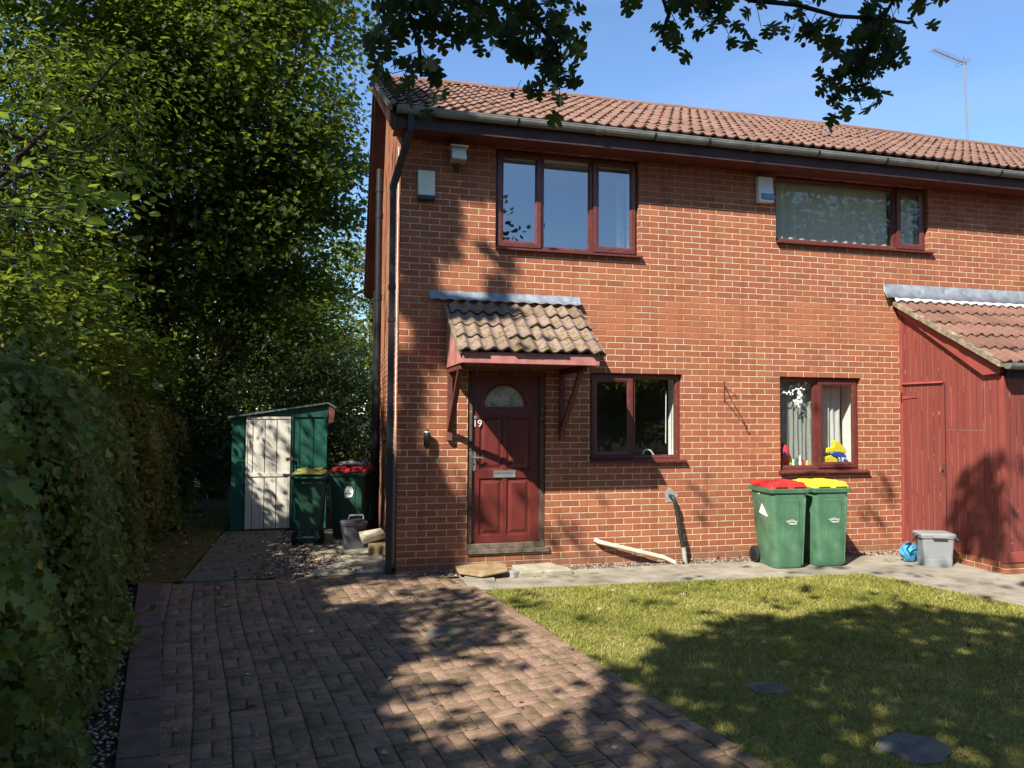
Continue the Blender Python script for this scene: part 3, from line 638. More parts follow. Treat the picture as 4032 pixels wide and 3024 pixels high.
# ------------------------------------------------------------------ the house
house = empty('brick_house', 'two storey red brick semi with brown tiled roof and rosewood windows', 'house')
XE = 14.0; WT = 4.74; T = 0.38; RY, RZ = 3.35, 6.86; BY, BZ = 5.2, 3.95
OPEN = {'up_left': (1.095, 2.89, 3.53, 4.715), 'up_right': (4.785, 7.14, 3.84, 4.715), 'kit': (2.266, 3.463, 1.05, 2.10), 'liv': (4.828, 6.033, 0.90, 2.10), 'door': (0.79, 1.715, 0.0, 2.10)}
def wall_front():
    b = MB(); bi = MB()
    xs = sorted({0.0, XE} | {v for o in OPEN.values() for v in o[:2]}); zs = sorted({G - .1, WT} | {v for o in OPEN.values() for v in o[2:]})
    def hole(x, z): return any(o[0] < x < o[1] and o[2] < z < o[3] for o in OPEN.values())
    for x0, x1 in zip(xs[:-1], xs[1:]):
        for z0, z1 in zip(zs[:-1], zs[1:]):
            if hole((x0 + x1) / 2, (z0 + z1) / 2): continue
            b.add([(x0, 0, z0), (x1, 0, z0), (x1, 0, z1), (x0, 0, z1)], [(0, 1, 2, 3)])
            bi.add([(x0, T, z0), (x1, T, z0), (x1, T, z1), (x0, T, z1)], [(3, 2, 1, 0)])
    for (x0, x1, z0, z1) in OPEN.values():
        for y0, y1, B in ((0, .10, b), (.10, T, bi)):
            B.add([(x0, y0, z0), (x0, y1, z0), (x0, y1, z1), (x0, y0, z1)], [(0, 1, 2, 3)], 1 if B is b else 0)
            B.add([(x1, y0, z0), (x1, y1, z0), (x1, y1, z1), (x1, y0, z1)], [(3, 2, 1, 0)], 1 if B is b else 0)
            B.add([(x0, y0, z1), (x0, y1, z1), (x1, y1, z1), (x1, y0, z1)], [(0, 1, 2, 3)])
            B.add([(x0, y0, z0), (x0, y1, z0), (x1, y1, z0), (x1, y0, z0)], [(3, 2, 1, 0)])
    # gable wall (runs back a little askew) with its rear slope
    g = 0.025; gp = [(0, G - .1), (0, WT), (RY, RZ - .16), (BY, BZ), (BY, G - .1)]
    b.add([(g * y, y, z) for y, z in gp], [tuple(range(5))], 1)
    b.add([(g * BY, BY, G - .1), (XE, BY, G - .1), (XE, BY, BZ), (g * BY, BY, BZ)], [(0, 1, 2, 3)])
    b.add([(XE, y, z) for y, z in gp], [tuple(range(5))[::-1]], 1)
    b.build('brick_wall', ['brick', 'brick_side'], house)
    # rooms
    for z0, z1 in ((-.02, 2.30), (2.55, 4.735)):
        for x0, x1 in ((0.25, 4.10), (4.30, 13.7)):
            y1 = 3.2
            bi.add([(x0, T, z0), (x1, T, z0), (x1, y1, z0), (x0, y1, z0)], [(0, 1, 2, 3)], 1)
            bi.add([(x0, T, z1), (x1, T, z1), (x1, y1, z1), (x0, y1, z1)], [(3, 2, 1, 0)], 2)
            bi.add([(x0, y1, z0), (x1, y1, z0), (x1, y1, z1), (x0, y1, z1)], [(0, 1, 2, 3)], 2)
            bi.add([(x0, T, z0), (x0, y1, z0), (x0, y1, z1), (x0, T, z1)], [(0, 1, 2, 3)], 2)
            bi.add([(x1, T, z0), (x1, y1, z0), (x1, y1, z1), (x1, T, z1)], [(3, 2, 1, 0)], 2)
    bi.build('inside_wall', ['white_wall', 'carpet', 'room_wall'], house)
wall_front()

def tiles(x0, x1, y0, z0, y1, z1, gauge, roll, mat, name, parent, sag=0.0, thick=.022, amp=.030, jit=.004, xf=None, rows=None, per=8, flat=1.4):
    """interlocking rolled tiles as real geometry: from the eave (y0,z0) up to (y1,z1)"""
    L = math.hypot(y1 - y0, z1 - z0); n = rows or max(1, round(L / gauge)); g = L / n
    dy, dz = (y1 - y0) / L, (z1 - z0) / L; ny, nz = -dz, dy
    cols = int(round((x1 - x0) / roll)); m = cols * per + 1
    X = np.linspace(x0, x1, m); ph = (X - x0) / roll
    prof = np.abs(np.cos(np.pi * ph)) ** 0.9
    prof = amp * (0.5 - 0.5 * np.cos(2 * np.pi * ph)) ** flat
    V = []; F = []; SZ = []; RN = []; MI = []
    tile_of = (ph / 2).astype(int)
    for r in range(n):
        jr = rng.normal(0, jit, tile_of.max() + 2)[tile_of]; js = rng.normal(0, jit * 1.2, tile_of.max() + 2)[tile_of]
        rr = np.clip(rng.normal(.5, .25, tile_of.max() + 2), 0, 1)[tile_of]
        base = len(V)
        for (s, off) in ((r * g, -0.004), (r * g + .0005, thick), (r * g + g * .5, thick * .55), ((r + 1) * g + .012, 0.002)):
            ss = s + (js if s < (r + .2) * g else 0); o = off + prof + (jr if off > -.003 else jr * .3)
            if off < 0: o = prof * .85 - .004
            sg = -sag * np.sin(np.pi * (X - x0) / (x1 - x0))
            xx = X if xf is None else X + xf * (s / L)
            row = np.stack([xx, y0 + dy * ss + ny * o, z0 + dz * ss + nz * o + sg], 1)
            V.append(row); RN.append(rr)
        k = base * m
        for l in range(3):
            a = (k + l * m + np.arange(m - 1))
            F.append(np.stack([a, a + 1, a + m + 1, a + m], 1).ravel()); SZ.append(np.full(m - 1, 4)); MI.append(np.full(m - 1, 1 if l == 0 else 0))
        # V holds rows as arrays: base counts rows
    VV = np.concatenate(V); o = np_mesh(name, VV, np.concatenate(F), np.concatenate(SZ), mat, parent, np.concatenate(RN), smooth=False)
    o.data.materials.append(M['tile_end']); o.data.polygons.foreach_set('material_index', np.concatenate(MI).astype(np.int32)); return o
# eave line at y=-.45 z=4.90, ridge y=3.35
EY, EZ = -0.425, 4.880
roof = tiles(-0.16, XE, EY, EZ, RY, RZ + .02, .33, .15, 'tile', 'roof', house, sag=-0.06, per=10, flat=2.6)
rd = MB(); prev = None
for i in range(31):                                   # half round ridge tiles
    xa = -0.17 + i * .45; xb = xa + .46; zc = RZ + .01 + .06 * math.sin(math.pi * (xa + .16) / (XE + .16)) + random.uniform(-.006, .006)
    pts = []
    for k in range(9):
        a = math.pi * k / 8; pts.append((RY + .12 * math.cos(a), zc + .085 * math.sin(a) - .01))
    rd.prism(pts, xa, min(xb, XE), 'yz')
rd.build('ridge_tiles', 'tile', roof, 0, 1, [random.random() for _ in rd.v])
bk = MB(); bk.add([(-.13, RY, RZ), (XE, RY, RZ), (XE, BY + .1, BZ - .12), (-.10, BY + .1, BZ - .12)], [(0, 1, 2, 3)])
bk.build('rear_roof_slope', 'tile', roof, 0, 1, [.4] * 4)
vg = MB()   # verge undercloak, barge boards front and rear
vg.prism([(EY - .02, EZ - .045), (EY - .02, EZ + .01), (RY, RZ + .03), (RY, RZ - .035)], -.175, -.145, 'yz')
vg.build('verge', 'verge', roof)
bb = MB(); bb.prism([(EY + .05, EZ - .23), (EY + .05, EZ - .05), (RY, RZ - .04), (RY, RZ - .22)], -.14, -.115, 'yz')
bb.prism([(RY + .001, RZ - .27), (RY + .001, RZ - .04), (BY + .12, BZ - .16), (BY + .02, BZ - .28)], -.14, -.105, 'yz', 0)
bb.prism([(RY - .1, RZ - .27), (RY + .001, RZ - .05), (BY + .12, BZ - .17), (BY - .02, BZ - .3)], -.104, .10, 'yz', 0)
M['barge'] = m_simple('dark_barge_board', (0.045, 0.018, 0.015), 0.6, 0.3, 0.3, 5, dirt=((0.09, 0.045, 0.035), 9, 0.6)); bb.build('barge_board', 'barge', house)
sf = MB(); sf.box(-.10, XE, -.33, -.003, 4.716, 4.735); sf.build('soffit', 'soffit', house)
fa = MB(); fa.box(-.10, XE, -.355, -.331, 4.69, 4.868); fa.build('fascia_board', 'fascia', house, .003)
fl = MB(); fl.box(-.02, XE, -.357, -.3555, 4.690, 4.696)
# gutter: half-round trough with lip, brackets, unions
gt = MB(); prof = []
for k in range(9):
    a = math.pi + math.pi * k / 8; prof.append((-.405 + .052 * math.cos(a), 4.893 + .066 * math.sin(a)))
outer = [(y - (.004 if y < -.405 else -.004), z - .004) for y, z in prof]
ring = prof + outer[::-1]
for xa, xb in ((-.09, 2.22), (2.225, 4.2), (4.205, 6.95), (6.955, 9.6), (9.605, XE)):
    za = 0.0
    gt.prism(ring, xa, xb, 'yz')
    gt.box(xa, xb, -.463, -.455, 4.888, 4.900); 
gt.box(-.093, -.089, -.457, -.353, 4.825, 4.893)
gutter = gt.build('gutter', 'gutter', house)
for x in (2.22, 4.2, 6.95, 9.6):
    u_ = MB(); pr2 = [(-.405 + (y + .405) * 1.12, 4.893 + (z - 4.893) * 1.10) for y, z in outer]; pin = [(-.405 + (y + .405) * 1.02, 4.893 + (z - 4.893) * 1.02) for y, z in outer]
    u_.prism(pr2 + pin[::-1], x - .035, x + .035, 'yz'); u_.build('gutter_joint', 'gutter', gutter)
for x in (1.25, 2.9, 3.6, 5.1, 6.1, 7.9):
    u_ = MB(); pr2 = [(-.405 + (y + .405) * 1.08, 4.893 + (z - 4.893) * 1.07) for y, z in outer]; pin = [(-.405 + (y + .405) * 1.01, 4.893 + (z - 4.893) * 1.01) for y, z in outer]
    u_.prism(pr2 + pin[::-1], x - .012, x + .012, 'yz'); u_.build('gutter_bracket', 'black_plastic', gutter)
# down pipes
dp = MB(); w = .066
dp.box(-.118, -.052, -.035, .031, G - .02, 4.17)
dp.bar((-.085, -.002, 4.15), (.06, -.385, 4.66), w, w); dp.bar((.06, -.385, 4.64), (.06, -.40, 4.86), w, w, 0, (1, 0, 0))
dp.build('square_downpipe', 'black_plastic', house, .004)
cl = MB()
for z in (2.62, 2.98, 4.12, 1.1):
    cl = MB(); cl.box(-.125, -.045, -.042, .038, z, z + .055); cl.build('pipe_collar', 'black_plastic', house, .003)
sp = MB(); sp.tube([(-.035, 3.0, G), (-.035, 3.0, 5.30)], .052, 16)
for z in (.5, 1.9, 3.3, 4.55, 4.95): sp.tube([(-.035, 3.0, z), (-.035, 3.0, z + .09)], .060, 16)
sp.build('soil_pipe', 'black_plastic', house)
tp = MB(); tp.tube([(.045, 4.95, G), (.045, 4.95, 3.75)], .034, 12); tp.build('thin_downpipe', 'black_plastic', house)
fw = MB(); fw.tube([(.04, 3.0, 1.35), (-.05, 1.6, 1.30), (-.045, 1.2, 1.25)], .02, 8); fw.build('waste_pipe', 'black_plastic', house)

# windows ------------------------------------------------------------
def frame_ring(b, x0, x1, z0, z1, w, y0, y1, mi=0):
    """mitred frame, each side its own prism, chamfered on the outside face"""
    c = w * .35; cf = .010
    for (a, bb_, cc, d) in (((x0, z0), (x1, z0), (x1 - w, z0 + w), (x0 + w, z0 + w)), ((x0, z1), (x1, z1), (x1 - w, z1 - w), (x0 + w, z1 - w)),
                            ((x0, z0), (x0, z1), (x0 + w, z1 - w), (x0 + w, z0 + w)), ((x1, z0), (x1, z1), (x1 - w, z1 - w), (x1 - w, z0 + w))):
        A, B, C, D = (np.array(p) for p in (a, bb_, cc, d))
        t = c / w; C2 = C + (B - C) * t; D2 = D + (A - D) * t
        vs = [(A[0], y0, A[1]), (B[0], y0, B[1]), (C2[0], y0, C2[1]), (D2[0], y0, D2[1]), (C[0], y0 + cf, C[1]), (D[0], y0 + cf, D[1]),
              (A[0], y1, A[1]), (B[0], y1, B[1]), (C[0], y1, C[1]), (D[0], y1, D[1])]
        b.add(vs, [(0, 1, 2, 3), (3, 2, 4, 5), (5, 4, 8, 9), (9, 8, 7, 6), (0, 6, 7, 1), (0, 3, 5, 9, 6), (1, 7, 8, 4, 2)], mi)
def window(key, lights, sill_z, glass='glass', sill_over=(.0, .06), frame_w=.05):
    x0, x1, z0, z1 = OPEN[key]
    fb = MB(); frame_ring(fb, x0 + .004, x1 - .004, z0 + .004, z1 - .004, frame_w, .062, .13)
    for m in lights['mull']: fb.box(m - .028, m + .028, .066, .126, z0 + frame_w - .003, z1 - frame_w + .003)
    win = fb.build('window', 'brown', house)
    edges = [x0 + frame_w] + [e for m in lights['mull'] for e in (m - .028, m + .028)] + [x1 - frame_w]
    for i, opening in enumerate(lights['open']):
        a, b_ = edges[2 * i], edges[2 * i + 1]; za, zb = z0 + frame_w, z1 - frame_w
        if opening:
            s_ = MB(); frame_ring(s_, a - .018, b_ + .018, za - .018, zb + .018, .072, .040, .060); 
            s_.build('window_frame', 'brown', win)
            ga, gb, gz0, gz1, gy = a + .05, b_ - .05, za + .05, zb - .05, .052
        else:
            bd = MB(); frame_ring(bd, a, b_, za, zb, .014, .078, .11); bd.build('window_frame', 'brown', win)
            ga, gb, gz0, gz1, gy = a + .01, b_ - .01, za + .01, zb - .01, .095
        p = MB(); p.add([(ga, gy, gz0), (gb, gy, gz0), (gb, gy, gz1), (ga, gy, gz1)], [(0, 1, 2, 3)]); p.build('pane', glass, win)
    if sill_z is not None:
        s_ = MB(); s_.prism([(-.055, sill_z), (-.055, sill_z + .022), (.060, z0 + .012), (.060, sill_z - .0)], x0 + .003, x1 - .003, 'yz')
        s_.prism([(-.055, sill_z), (-.055, sill_z + .022), (-.002, sill_z + .032), (-.002, sill_z)], x1 - .002, x1 + sill_over[1], 'yz')
        s_.prism([(-.055, sill_z), (-.055, sill_z + .022), (-.002, sill_z + .032), (-.002, sill_z)], x0 - sill_over[0], x0 + .002, 'yz')
        s_.build('sill', 'brown', win, .003)
    ins = MB(); ins.box(x0 - .03, x1 + .03, T - .02, T + .05, z0 - .03, z0 + .002); ins.build('inner_sill', 'white_wall', win)
    return win
window('up_left', {'mull': [1.665, 2.305], 'open': [True, False, True]}, 3.505, 'glass_up', (.0, .03))
window('up_right', {'mull': [6.66], 'open': [False, True]}, 3.812, 'glass', (.0, .05))
window('kit', {'mull': [2.838], 'open': [True, False]}, 1.028, 'glass', (.0, .04))
window('liv', {'mull': [5.405], 'open': [False, True]}, 0.868, 'glass', (.03, .09))

# door ------------------------------------------------------------
dfm = MB(); x0, x1, z0, z1 = OPEN['door']
dfm.box(x0 + .004, x0 + .058, .02, .12, .09, z1 - .004); dfm.box(x1 - .062, x1 - .004, .02, .12, .09, z1 - .004); dfm.box(x0 + .058, x1 - .062, .02, .12, z1 - .055, z1 - .004)
door_frame = dfm.build('door_frame', 'door_frame', house, .004)
cb = MB(); cb.box(x0 - .002, x1 + .05, -.03, .13, .012, .062); cb.box(x0 + .004, x1 - .004, .0, .12, .062, .12)
cb.build('door_cill', 'cill', door_frame, .005)
def door():
    X0, X1, Z0, Z1 = x0 + .060, x1 - .064, .125, z1 - .058; Y = .055
    cx, fz, fr = 1.234, 1.684, .240
    b = MB()
    # leaf built as stiles, rails and an arched head so that panels and fanlight are real recesses
    ML = (.938, 1.216); MRr = (1.262, 1.545)
    up = (.955, 1.590); lo = (.205, .862)
    def q(a, c, e, f, y=Y, mi=0): b.add([(a, y, e), (c, y, e), (c, y, f), (a, y, f)], [(0, 1, 2, 3)], mi)
    q(X0, ML[0], Z0, up[1]); q(MRr[1], X1, Z0, up[1]); q(ML[1], MRr[0], lo[0], lo[1]); q(ML[1], MRr[0], up[0], up[1])
    q(ML[0], MRr[1], Z0, lo[0]); q(ML[0], MRr[1], lo[1], up[0])
    n = 20; arc = [(cx + fr * math.cos(math.pi * i / n), fz + fr * math.sin(math.pi * i / n)) for i in range(n + 1)]
    q(X0, X1, up[1], fz)
    # head: fan from the arc to the outer rectangle
    outer_ = []
    for i in range(n + 1):
        a = math.pi * i / n; dx, dz = math.cos(a), math.sin(a)
        t = min([(X1 - cx) / dx if dx > 1e-6 else 9, (X0 - cx) / dx if dx < -1e-6 else 9, (Z1 - fz) / dz if dz > 1e-6 else 9])
        outer_.append((cx + dx * t, fz + dz * t))
    for i in range(n):
        p = [arc[i], outer_[i], outer_[i + 1], arc[i + 1]]
        b.add([(u, Y, v) for u, v in p], [(0, 1, 2, 3)])
        b.add([(arc[i][0], Y, arc[i][1]), (arc[i + 1][0], Y, arc[i + 1][1]), (arc[i + 1][0], Y + .02, arc[i + 1][1]), (arc[i][0], Y + .02, arc[i][1])], [(0, 1, 2, 3)])
    for cxr, czr in ((X1, Z1), (X0, Z1)):
        i = min(range(n), key=lambda k: abs(outer_[k][0] - cxr) + abs(outer_[k][1] - czr)); j = i + 1 if abs(outer_[i + 1][0] - cxr) + abs(outer_[i + 1][1] - czr) < abs(outer_[i - 1][0] - cxr) + abs(outer_[i - 1][1] - czr) else i - 1
        b.add([(outer_[i][0], Y, outer_[i][1]), (cxr, Y, czr), (outer_[j][0], Y, outer_[j][1])], [(0, 1, 2)])
    for (pa, pb) in (ML, MRr):
        for (qa, qb) in (up, lo):
            rings = [(0, Y), (.012, Y + .016), (.030, Y + .016), (.062, Y + .002)]
            prev = None
            for e, yy in rings:
                r_ = [(pa + e, yy, qa + e), (pb - e, yy, qa + e), (pb - e, yy, qb - e), (pa + e, yy, qb - e)]
                if prev:
                    for k in range(4): b.add([prev[k], prev[(k + 1) % 4], r_[(k + 1) % 4], r_[k]], [(0, 1, 2, 3)])
                prev = r_
            b.add(prev, [(0, 1, 2, 3)])
    d = b.build('front_door', 'door', house)
    # fanlight moulding + glass
    mo = MB()
    for i in range(n):
        a0, a1 = math.pi * i / n, math.pi * (i + 1) / n
        for ra, rb, ya, yb in ((fr + .03, fr + .015, Y, Y - .012), (fr + .015, fr - .002, Y - .012, Y - .004)):
            mo.add([(cx + ra * math.cos(a0), ya, fz + ra * math.sin(a0)), (cx + ra * math.cos(a1), ya, fz + ra * math.sin(a1)),
                    (cx + rb * math.cos(a1), yb, fz + rb * math.sin(a1)), (cx + rb * math.cos(a0), yb, fz + rb * math.sin(a0))], [(0, 1, 2, 3)])
    mo.box(cx - fr - .03, cx + fr + .03, Y - .010, Y + .001, fz - .022, fz)
    mo.build('fanlight_moulding', 'door', d)
    gl = MB(); gl.add([(x, Y + .018, z) for x, z in arc], [tuple(range(n + 1))]); gl.build('fanlight_glass', 'door_glass', d)
    lb = MB(); frame_ring(lb, 1.108, 1.367, .868, .948, .022, Y - .010, Y + .002); lb.box(1.128, 1.347, Y - .004, Y, .888, .928); lb.box(1.13, 1.345, Y - .008, Y - .004, .917, .925)
    lb.build('letter_box', 'silver', d)
    hd = MB(); hx = .874
    pl = [(hx - .022 + .022 * (1 - math.cos(t)), 0) for t in ()]
    hd.prism([(hx + .024 * math.cos(t) , 1.06 + (.085 + .024 * 0) * (1 if math.sin(t) > 0 else -1) + .03 * math.sin(t)) for t in [2 * math.pi * k / 20 + .01 for k in range(20)]], Y - .008, Y, 'xz')
    hd.tube([(hx, Y - .008, 1.10), (hx, Y - .05, 1.10)], .011, 10); hd.tube([(hx, Y - .048, 1.10), (hx + .05, Y - .052, 1.103), (hx + .10, Y - .045, 1.10)], [.010, .009, .007], 10)
    hd.build('door_handle', 'silver', d, .001)
    kh = MB(); kh.tube([(hx, Y - .009, 1.025), (hx, Y - .0125, 1.025)], .011, 12); kh.build('keyhole', 'black_plastic', d)
    yl = MB(); yl.tube([(.888, Y, 1.560), (.888, Y - .012, 1.560)], .021, 18); yl.tube([(.888, Y - .012, 1.560), (.888, Y - .016, 1.560)], .012, 14); yl.build('door_lock', 'silver', d)
    # number 19
    cu = bpy.data.curves.new('door_number', 'FONT'); cu.body = '19'; cu.size = .115; cu.extrude = .003; cu.align_x = 'CENTER'
    no = bpy.data.objects.new('door_number', cu); COL.objects.link(no)
    no.rotation_euler = (R(90), 0, 0); no.location = (.912, Y - .006, 1.452); no.scale = (.95, 1, 1)
    cu.materials.append(M['white_plastic']); bpy.context.view_layer.update()
    me = bpy.data.meshes.new_from_object(no); nm = bpy.data.objects.new('house_number', me); COL.objects.link(nm); nm.rotation_euler = no.rotation_euler; nm.location = no.location; nm.scale = no.scale; nm.parent = d
    bpy.data.objects.remove(no)
door()

# canopy over the door -------------------------------------------------
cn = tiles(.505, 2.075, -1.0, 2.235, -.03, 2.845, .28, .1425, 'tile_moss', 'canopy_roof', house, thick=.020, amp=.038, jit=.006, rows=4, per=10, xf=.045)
cf_ = MB()
cf_.box(.545, 2.015, -.968, -.926, 2.118, 2.232)                      # front fascia
cf_.build('canopy_fascia', 'aged_pink', cn, .004)
for xa_, xb_ in ((.535, .563), (1.997, 2.022)):
    ck = MB(); ck.prism([(-.925, 2.118), (-.925, 2.235), (-.02, 2.800), (-.02, 2.118)], xa_, xb_, 'yz'); ck.build('canopy_cheek', 'aged_pink', cn, .003)
cs_ = MB(); cs_.box(.566, 1.994, -.894, -.002, 2.122, 2.136); cs_.build('canopy_soffit', 'strut', cn)
for xa_, xb_ in ((.495, .534), (2.024, 2.070)):
    vt = MB(); vt.prism([(-.985, 2.215), (-.985, 2.245), (-.02, 2.850), (-.02, 2.815)], xa_, xb_, 'yz'); vt.build('canopy_verge', 'verge', cn)
for xs_ in (.575, 1.905):
    k_ = MB(); k_.box(xs_ - .027, xs_ + .027, -.055, -.002, 1.295, 2.117); k_.box(xs_ - .027, xs_ + .027, -.80, -.056, 2.062, 2.117)
    k_.bar((xs_, -.03, 1.40), (xs_, -.70, 2.075), .048, .055, 0, (1, 0, 0)); k_.build('bracket', 'strut', cn, .004)
    pl_ = MB(); pl_.box(xs_ - .028, xs_ + .028, -.062, -.0555, 1.30, 1.395)
    pl_.build('bracket_foot', 'old_wood', cn, .002)
def lead(name, x0, x1, zt, zb, tiles_x, roll, parent, nb=180, proud=.012, lip=.0, zig=.014):
    b = MB(); n = nb; top = []; mid = []; low = []
    for i in range(n + 1):
        x = x0 + (x1 - x0) * i / n; wv = .0025 * math.sin(x * 21) + .002 * math.sin(x * 47 + 1)
        ph = (x - tiles_x) / roll; dr = (0.5 - 0.5 * math.cos(2 * math.pi * ph)) * .03
        top.append((x, -.004, zt + wv * .5)); mid.append((x, -proud - abs(wv), (zt + zb) / 2)); low.append((x, -.07 - wv, zb + dr * .4 + zig * .3 * math.sin(ph * 6.283)))
    vs = top + mid + low; m = n + 1
    fs = [(i, i + 1, m + i + 1, m + i) for i in range(n)] + [(m + i, m + i + 1, 2 * m + i + 1, 2 * m + i) for i in range(n)]
    b.add(vs, [f[::-1] for f in fs], 0, True)
    o = b.build(name, 'lead', parent); so = o.modifiers.new('s', 'SOLIDIFY'); so.thickness = .003; return o
lead('canopy_flashing', .33, 2.14, 3.0, 2.885, .505, .1425, cn, lip=.05)

# ------------------------------------------------------------------ things fixed to the front wall
def alarm(x0, x1, z0, z1, name, label, lens, body):
    cx = (x0 + x1) / 2; t = empty(name, label, 'alarm box', (cx, 0, z0)); w = (x1 - x0) / 2; h = z1 - z0
    b = MB(); b.hexa([(-w, -.085, 0), (w, -.085, 0), (w, -.001, 0), (-w, -.001, 0)], [(-w, -.06, h), (w, -.06, h), (w, -.001, h), (-w, -.001, h)])
    b.build('alarm_cover', body, t, .010, 3)
    if lens == 'base':
        l = MB(); l.box(-w - .002, w + .002, -.094, -.001, -.038, .012); l.build('lens', 'navy_plastic', t, .010, 3)
    else:
        l = MB(); l.prism([(-.086, .03), (-.112, .045), (-.108, .085), (-.082, .11), (-.06, .11), (-.06, .03)], -w * .72, w * .96, 'yz'); l.build('lens', 'blue_lens', t, .004)
    return t
alarm(.187, .377, 4.045, 4.345, 'alarm_box', 'cream alarm box with dark base, high on the wall near the downpipe', 'base', 'cream_plastic')
alarm(4.497, 4.708, 4.31, 4.64, 'alarm_box', 'white alarm box with blue lens beside the wide upstairs window', 'low', 'white_plastic')
fl = empty('floodlight', 'old grey floodlight under the eaves above the cream alarm box', 'floodlight', (.63, 0, 4.40))
b = MB(); b.tube([(0, -.001, .0), (0, -.05, .0)], .03, 12); b.bar((0, -.04, 0), (0, -.10, .06), .03, .02); b.build('arm', 'rust', fl)
b = MB(); b.hexa([(-.085, -.21, .055), (.085, -.21, .055), (.085, -.05, .045), (-.085, -.05, .045)], [(-.075, -.17, .205), (.075, -.17, .205), (.075, -.06, .215), (-.075, -.06, .215)])
b.build('lamp_housing', 'grey_metal', fl, .01)
b = MB(); b.add([(-.083, -.212, .062), (.083, -.212, .062), (.074, -.173, .19), (-.074, -.173, .19)], [(0, 1, 2, 3)]); b.box(-.095, .105, -.20, -.05, .206, .222)
b.build('lamp_glass', 'cream_plastic', fl)
wl = empty('wall_lantern', 'small black outdoor lantern on the wall left of the door', 'lantern', (.318, 0, 1.21))
b = MB(); b.box(-.018, .018, -.02, -.001, .10, .20); b.tube([(0, -.015, .19), (0, -.075, .20)], .008, 8); b.build('arm', 'black_plastic', wl)
b = MB(); b.tube([(0, -.075, .215), (0, -.075, .195), (0, -.075, .13), (0, -.075, .03), (0, -.075, .0)], [.012, .030, .042, .034, .012], 12); b.build('lantern_body', 'black_plastic', wl)
b = MB(); b.tube([(0, -.075, .195), (0, -.075, .180)], [.036, .040], 12); b.build('lantern_cap', 'grey_metal', wl)
hb = empty('hanging_basket_bracket', 'thin rusty iron basket bracket between the two ground floor windows', 'bracket', (4.035, 0, 1.78))
b = MB(); b.tube([(0, -.006, -.01), (0, -.006, .25)], .0065, 8); b.tube([(0, -.01, .20), (0, -.10, .14), (0, -.26, .075), (0, -.285, .06)], .006, 8)
b.tube([(0, -.01, .02), (0, -.14, .04), (0, -.26, .065)], .005, 8)
b.tube([(0, -.26, .068)] + [(0, -.285 + .022 * math.cos(t), .045 + .022 * math.sin(t)) for t in (1.2, .4, -.6, -1.6, -2.6, -3.4)], .006, 8)
b.build('bracket_iron', 'rust', hb)
# waste pipes low on the wall
wp = empty('black_waste_pipe', 'worn black waste pipe leaning down the wall to the ground', 'waste pipe', (3.30, 0, G))
b = MB(); b.tube([(0.0, .02, .79), (0.005, -.05, .785), (.012, -.075, .76), (.03, -.085, .70), (.07, -.13, .36), (.098, -.15, .17)], .0245, 14)
for z, x, y in ((.70, .03, -.085), (.38, .068, -.128)): b.tube([(x, y, z), (x + .006, y - .004, z - .05)], .029, 14)
b.build('pipe', 'black_pipe_worn', wp)
b = MB(); b.tube([(.098, -.15, .19), (.108, -.16, .11)], .028, 14); b.tube([(.105, -.157, .12), (.118, -.165, -.0)], .027, 14); b.build('pipe_end', ['grey_metal'], wp)
b = MB(); pts = [(.085 * (1 + .25 * math.sin(3 * t + 1)) * math.cos(t), .085 * (1 + .2 * math.sin(5 * t)) * math.sin(t)) for t in [2 * math.pi * k / 22 for k in range(22)]]
b.prism([(x, .79 + z) for x, z in pts], -.005, .01, 'xz'); b.build('cement_patch', 'cement', wp)
pw = empty('cream_waste_pipe', 'pale cream waste pipe sloping along the foot of the wall', 'waste pipe', (2.33, 0, G))
b = MB(); b.tube([(0.0, -.01, .295), (.03, -.05, .275), (.10, -.06, .255), (.66, -.10, .115), (.82, -.12, .075), (.96, -.15, .01)], .027, 14); b.tube([(.50, -.088, .155), (.56, -.092, .14)], .031, 14)
b.build('pipe', 'pale_pipe', pw)

# aerial
ae = empty('tv_aerial', 'grey tv aerial on a tall mast behind the roof ridge', 'aerial', (11.35, 3.42, 6.6))
b = MB(); b.tube([(.03, 0, 0), (-.04, 0, 2.02)], .015, 10); M['dull_metal'] = m_simple('dull_aerial_metal', (0.20, 0.20, 0.21), .5, .4); b.build('mast', 'dull_metal', ae)
b = MB(); e0 = Vector((.06, .05, 1.98)); e1 = Vector((-.78, .0, 2.13)); b.tube([e0, e1], .010, 6); dr_ = (e1 - e0).normalized(); side = dr_.cross(Vector((0, 0, 1))).normalized()
for k in range(13):
    p = e0 + (e1 - e0) * (.16 + .84 * k / 12); b.tube([p - side * .10, p + side * .10], .005, 5); b.tube([p - Vector((0, 0, .045)), p + Vector((0, 0, .045))], .004, 5)
b.build('boom', 'dull_metal', ae)
b = MB(); c0 = e0 + (e1 - e0) * .10
lp = [c0 + side * s_ * .16 + Vector((0, 0, z_)) for s_, z_ in ((-1, .03), (1, .03), (1.06, 0), (1, -.03), (-1, -.03), (-1.06, 0), (-1, .03))]; b.tube(lp, .007, 6)
b.bar(e0 - Vector((0, 0, .02)), e0 + Vector((-.06, 0, .16)), .015, .015); b.build('dipole', 'dull_metal', ae)

